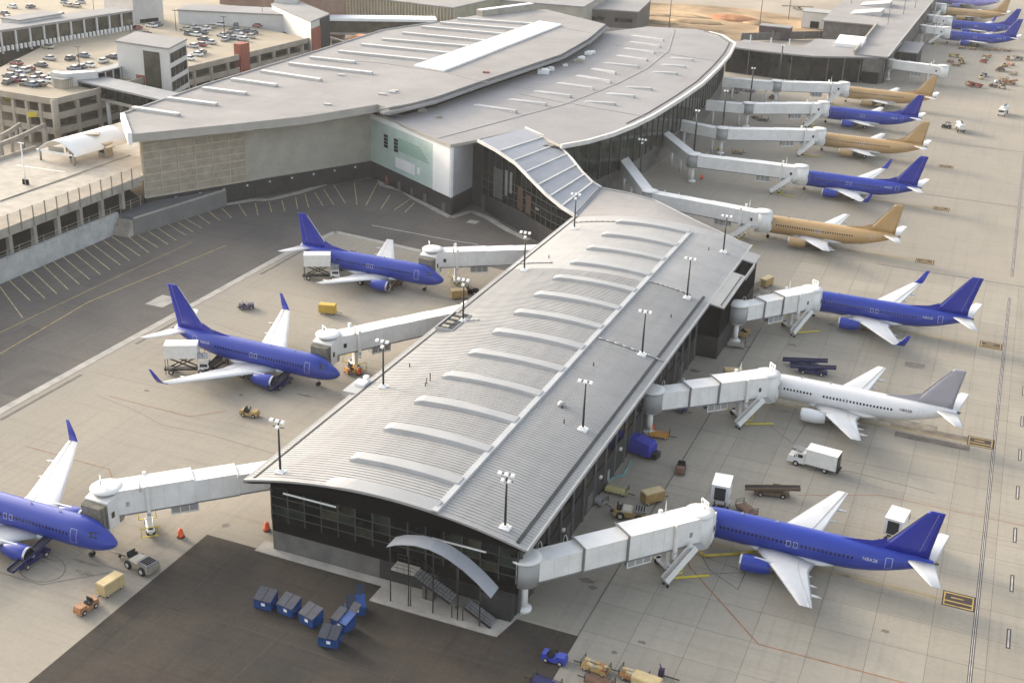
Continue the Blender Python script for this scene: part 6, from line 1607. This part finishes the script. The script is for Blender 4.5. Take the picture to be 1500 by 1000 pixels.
# stand side, first bay
cart(g(955, 735), R(50), 'tall tan covered cart on the apron behind the first jet bridge', tan_p)
tug(g(997, 690), R(-80), 'brown tug with pale seat parked in the open bay', brown_p)
pushback(g(923, 757), R(10), 'tan pushback tractor behind the first jet bridge', tan_p)
o = thing('covered_load', 'large blue tarpaulin-covered load beside the concourse wall', 'load', g(938, 664), R(-12))
b = MB(); b.loft([[(x, -1.3*w_, .5), (x, -1.35*w_, 1.6), (x, -1.05*w_, 2.5*h_), (x, 1.05*w_, 2.55*h_), (x, 1.35*w_, 1.6), (x, 1.3*w_, .5)] for x, w_, h_ in ((-2.2, .9, .9), (-2.0, 1, 1), (-.5, 1.02, 1.06), (.9, 1, .97), (1.9, .98, .92), (2.1, .85, .8))], 0, False); b.build('cover', cover_b, o)
b = MB(); b.cbox((0, 0, .25), (4.6, 2.2, .25)); b.cbox((2.6, 0, .2), (.8, 1.4, .9)); b.build('trailer', steel_dark, o); wheelset(o, (-1.2, 1.2), .95, .28)
o = thing('air_hose', 'thin turquoise hose lying on the apron by the blue load', 'hose', g(915, 690))
b = MB(); q = [at(x, y, .08) for x, y in ((924, 674), (919, 685), (912, 696), (900, 698), (885, 708), (868, 728))]; b.pipe(q, .09, 6); b.build('hose', mat('turquoise', (.10, .42, .42), .5), o, True)
box_truck(g(1190, 684), R(173), 'white box truck parked beside the white airliner')
belt_loader(g(1130, 725), R(14), 'brown belt loader standing free between the white and blue airliners', mat('rust_brown', (.16, .105, .06), .65), .8)
for k, (px, py) in enumerate(((1178, 537), (1190, 547))):
    belt_loader(g(px, py), R(6), ['navy belt loader parked behind its twin near the winglet airliner', 'navy belt loader parked in front of its twin by the white airliner'][k], navy, .9, 'pair of parked navy belt loaders')
catering(g(1052, 757), R(95), 'white catering truck reaching over the nose of the first blue airliner', 2.3, 3.4)
catering(g(1306, 800), R(82), 'white catering truck by the tail of the first blue airliner', 1.6, 3.6)
cart(g(1093, 750), R(-40), 'brown open cart beside the first blue airliner', brown_p, 'flat')
o = cart(g(903, 722), 0, 'pale yellow rack standing by the concourse wall', mat('rack_yellow', (.48, .42, .18), .6), 'flat')
for px, py, l in ((873, 735, 'low steel dolly by the concourse wall'), (992, 600, 'folded blue barrow under the second jet bridge')):
    cart(g(px, py), R(-20), l, navy if px > 900 else steel_m, 'flat')
cart(g(965, 640), R(10), 'low orange dolly on the apron by the second bridge column', mat('safety_amber', (.55, .27, .05), .6), 'flat')
cart(g(1073, 555), R(20), 'tan cart beside the second jet bridge', tan_p)
cart(g(1103, 425), R(70), 'olive-tan covered cart behind the dark side projection', olive_p); cart(g(1122, 419), R(70), 'tan covered cart standing clear of the dark side projection', tan_p)
tug(g(1090, 492), R(80), 'brown tug in the bay below the third jet bridge', tan_p); cart(g(1078, 508), R(5), 'pale wire cart in the bay below the third jet bridge', conc_light, 'flat')
# bottom edge train
tug(g(812, 968), R(-170+170), 'bright blue tug at the edge of the dark asphalt', vblue, None, False)
cart(g(872, 982), R(174), 'orange-tan cart loaded with boxes coupled behind the bright blue tug', tan_p, 'load')
cart(g(928, 995), R(174), 'orange-tan open cart behind the loaded cart', orange_p, 'load')
cart(g(878, 1004), R(174), 'dark red open cart alongside the cart loaded with boxes', brown_p, 'flat')
cart(g(800, 1006), R(174), 'navy open cart alongside the bright blue tug', navy, 'flat')
cart(g(946, 1012), R(174), 'pale tan covered cart beside the tow dolly', tan_l)
o = thing('tow_dolly', 'small dark purple tow dolly with upright handles', 'dolly', g(972, 992))
b = MB(); b.beam((-.3, 0, .3), (1.8, 0, .25), .12, .1); b.build('bar', steel_dark, o); b = MB(); b.cbox((-.3, 0, .2), (.6, .5, .9)); b.build('post', mat('dark_purple', (.05, .03, .07), .6), o)
b = MB(); b.tube((-.3, .1, 1.0), (-.65, .3, 1.5), .07); b.tube((-.3, -.1, 1.0), (.1, -.3, 1.5), .07); b.build('handle', mat('dark_purple'), o); wheelset(o, (-.3,), .4, .2, .12)
# stands beneath the curved roof
fuel_truck(g(1406, 192), R(100), 'white service truck on the taxi lane beside a small dark vehicle')
tug(g(1386, 188), R(170), 'small dark vehicle beside the white service truck on the taxi lane', seat_m, None, True)
fuel_truck(g(1469, 168), R(-100), 'white service truck alone on the open taxi lane')
cart(g(1080, 225), R(10), 'tan cart with raised frame near the yellow-footed light pole', olive_p, 'load')
for k, (px, py) in enumerate(((1108, 174), (1118, 177))): cart(g(px, py), R(5), 'dark open baggage cart under the curved-roof stands', navy, 'load', 'dark baggage carts under the curved-roof stands')
tug(g(1118, 262), R(0), 'blue tug under the bridge to the gold airliner', vblue)
for k, (px, py) in enumerate(((1082, 132), (1098, 135), (1075, 137), (1090, 128))): cart(g(px, py), R(-5), 'dark open cart parked close under the curved eave', navy, 'flat', 'carts under the curved eave')
tug(g(1132, 145), R(60), 'brown tug below a light pole near the far link', brown_p)
# parked equipment between the near stands and the far concourse
eqn = ['rust-orange', 'brown', 'tan', 'dull red', 'pale grey', 'steel grey', 'pale tan']
eqm = [orange_p, brown_p, tan_p, mat('dull_red', (.32, .06, .04), .6), conc_light, steel_m, tan_l]
pts_ = [(1392, 92), (1400, 97), (1408, 93), (1440, 92), (1443, 88), (1441, 112), (1437, 116), (1446, 84), (1465, 104), (1472, 98), (1480, 96), (1490, 88), (1462, 122), (1470, 118), (1478, 124), (1455, 128), (1420, 126), (1428, 128), (1468, 130), (1484, 110), (1398, 84), (1476, 88)]
for k, (px, py) in enumerate(pts_):
    m = eqm[k % len(eqm)]; cn = eqn[k % len(eqm)]
    if k % 3 == 0: tug(g(px, py), R(k*47), f'small {cn} tug parked on the equipment pad by the far gates', m, 'equipment parked by the far gates')
    elif k % 3 == 1: cart(g(px, py), R(k*31), f'small {cn} cart parked on the equipment pad by the far gates', m, 'load', 'equipment carts by the far gates')
    else: belt_loader(g(px, py), R(k*53), f'small {cn} belt loader on the equipment pad by the far gates', m, .8, 'belt loaders by the far gates', 5.5)
for k, px in enumerate((1408, 1424, 1446, 1460, 1474)):
    cart(g(px, 72+k*.9), R(0), f'{"rust-orange" if k % 2 else "dark brown"} cart in the row before the far blue airliner', orange_p if k % 2 else brown_p, 'load', 'cart row before the far blue airliner')
box_truck(g(1341, 83), R(-95), 'white high truck beside the far concourse wall')
# construction machines
for k, (px, py, l) in enumerate(((1188, 20, 'long row machine of the building site, tan conveyor'), (1168, 14, 'low tan conveyor on the building site'))):
    belt_loader(g(px, py), R(-8), l, olive_p, 1.0, None, 16)

# ------------------------------------------------------------------ cars on the garage roof
car_cols = {'silver': (.42, .42, .41), 'white': (.72, .71, .68), 'charcoal': (.05, .05, .052), 'red': (.25, .03, .025), 'brown': (.13, .08, .05), 'beige': (.42, .36, .26), 'blue-grey': (.12, .15, .19)}
protoc = {}
def car(px, py, z, rz, colr, where, cat_group):
    c = at(px, py, z)
    if colr not in protoc:
        m = mat('car_'+colr, car_cols[colr], .3, var=.03, coat=.6)
        t = bpy.data.objects.new('parked_car', None); col.objects.link(t)
        b = MB()
        b.loft([[(x, -w_, z0), (x, -w_-.05, z0+.25), (x, -w_+.06, z1), (x, w_-.06, z1), (x, w_+.05, z0+.25), (x, w_, z0)] for x, w_, z0, z1 in ((2.3, .72, .38, .62), (2.0, .84, .3, .78), (.9, .88, .26, .92), (-1.3, .88, .26, .96), (-2.0, .85, .3, .92), (-2.3, .76, .4, .8))], 0, False)
        b.build('body', m, t)
        b = MB(); b.hexa([(1.0, -.8, .9), (-1.75, -.8, .93), (-1.75, .8, .93), (1.0, .8, .9), (.25, -.62, 1.42), (-1.2, -.62, 1.44), (-1.2, .62, 1.44), (.25, .62, 1.42)]); b.build('window_band', win_m, t)
        b = MB(); b.hexa([(.25, -.64, 1.42), (-1.25, -.64, 1.44), (-1.25, .64, 1.44), (.25, .64, 1.42), (.15, -.58, 1.48), (-1.15, -.58, 1.5), (-1.15, .58, 1.5), (.15, .58, 1.48)]); b.build('roof', m, t)
        for x in (-1.35, 1.4):
            for s in (-1, 1):
                b = MB(); b.lathe([(.32, -.1), (.32, .1)], (x, s*.8, .32), 'Y', 10); b.build('wheel', rubber, t)
        protoc[colr] = t
    else: t = copy_tree(protoc[colr])
    t.location = (c.x, c.y, z+.005); t.rotation_euler = (0, 0, rz)
    tag(t, f'{colr} car parked {where}', 'car', cat_group+' '+colr)
    return t
cc = ['silver', 'silver', 'white', 'white', 'charcoal', 'beige', 'blue-grey', 'brown', 'red', 'charcoal']; rr_ = random.Random(3)
GD = 12.0
rowsA = [(20, 120), (32, 118), (14, 114), (26, 111), (38, 124), (48, 119), (55, 113), (62, 118), (70, 121), (80, 112), (44, 104), (20, 104), (34, 106), (60, 98), (72, 88), (103, 88), (122, 84), (108, 103), (118, 101), (130, 98), (152, 92), (58, 126), (46, 127), (12, 123), (86, 118), (24, 95), (165, 86)]
for px, py in rowsA: car(px, py, GD, rz_+(PI/2 if rr_.random() < .75 else .3), rr_.choice(cc), 'on the garage roof before the skybridge lobby', 'garage roof cars near the tower:')
rowsB = [(272, 45), (282, 42), (290, 47), (300, 44), (308, 41), (276, 51), (286, 53), (296, 50), (326, 54), (336, 52), (346, 50), (352, 55), (340, 58), (330, 60), (360, 48), (372, 50), (366, 56), (298, 60), (308, 65), (282, 70), (294, 68), (288, 82), (296, 79), (276, 88), (312, 36), (322, 38), (348, 38), (376, 40), (344, 46), (356, 60)]
for px, py in rowsB: car(px, py, GD, rz_+(PI/2 if rr_.random() < .75 else .3), rr_.choice(cc), 'on the garage roof between the stair towers', 'garage roof cars between towers:')
rowsC = [(202, 43), (222, 40), (232, 38), (215, 52), (70, 71), (88, 24), (12, 28), (6, 22), (18, 12), (100, 10), (112, 11), (45, 12), (95, 5), (118, 5)]
for px, py in rowsC: car(px, py, GD, rz_+(PI/2 if rr_.random() < .6 else .2), rr_.choice(cc), 'on the deck beside the long glazed gallery', 'cars by the glazed gallery:')
b = MB(); pl = [at(x, y, 12) for x, y in ((-80, 60), (200, 36), (420, 20), (400, -20), (-80, -20))]; b.prism([tuple(p[:2]) for p in pl], 0, 11.96)
ud = b.build('upper_garage', deck_c); tag(ud, 'broad concrete garage block behind the glazed gallery carrying parked cars', 'building')

# ------------------------------------------------------------------ haze
b = MB(); b.box(-700, 420, -120, 1200, -1.4, 92)
hz = b.build("haze", [concrete], None); hz['kind'] = 'stuff'
hm = bpy.data.materials.new('haze'); hm.use_nodes = True; t = hm.node_tree; t.nodes.clear()
om = t.nodes.new('ShaderNodeOutputMaterial'); pv = t.nodes.new('ShaderNodeVolumePrincipled')
pv.inputs['Color'].default_value = (.94, .93, .92, 1); pv.inputs['Density'].default_value = .00008; pv.inputs['Anisotropy'].default_value = .2
t.links.new(pv.outputs[0], om.inputs['Volume'])
hz.data.materials.clear(); hz.data.materials.append(hm)
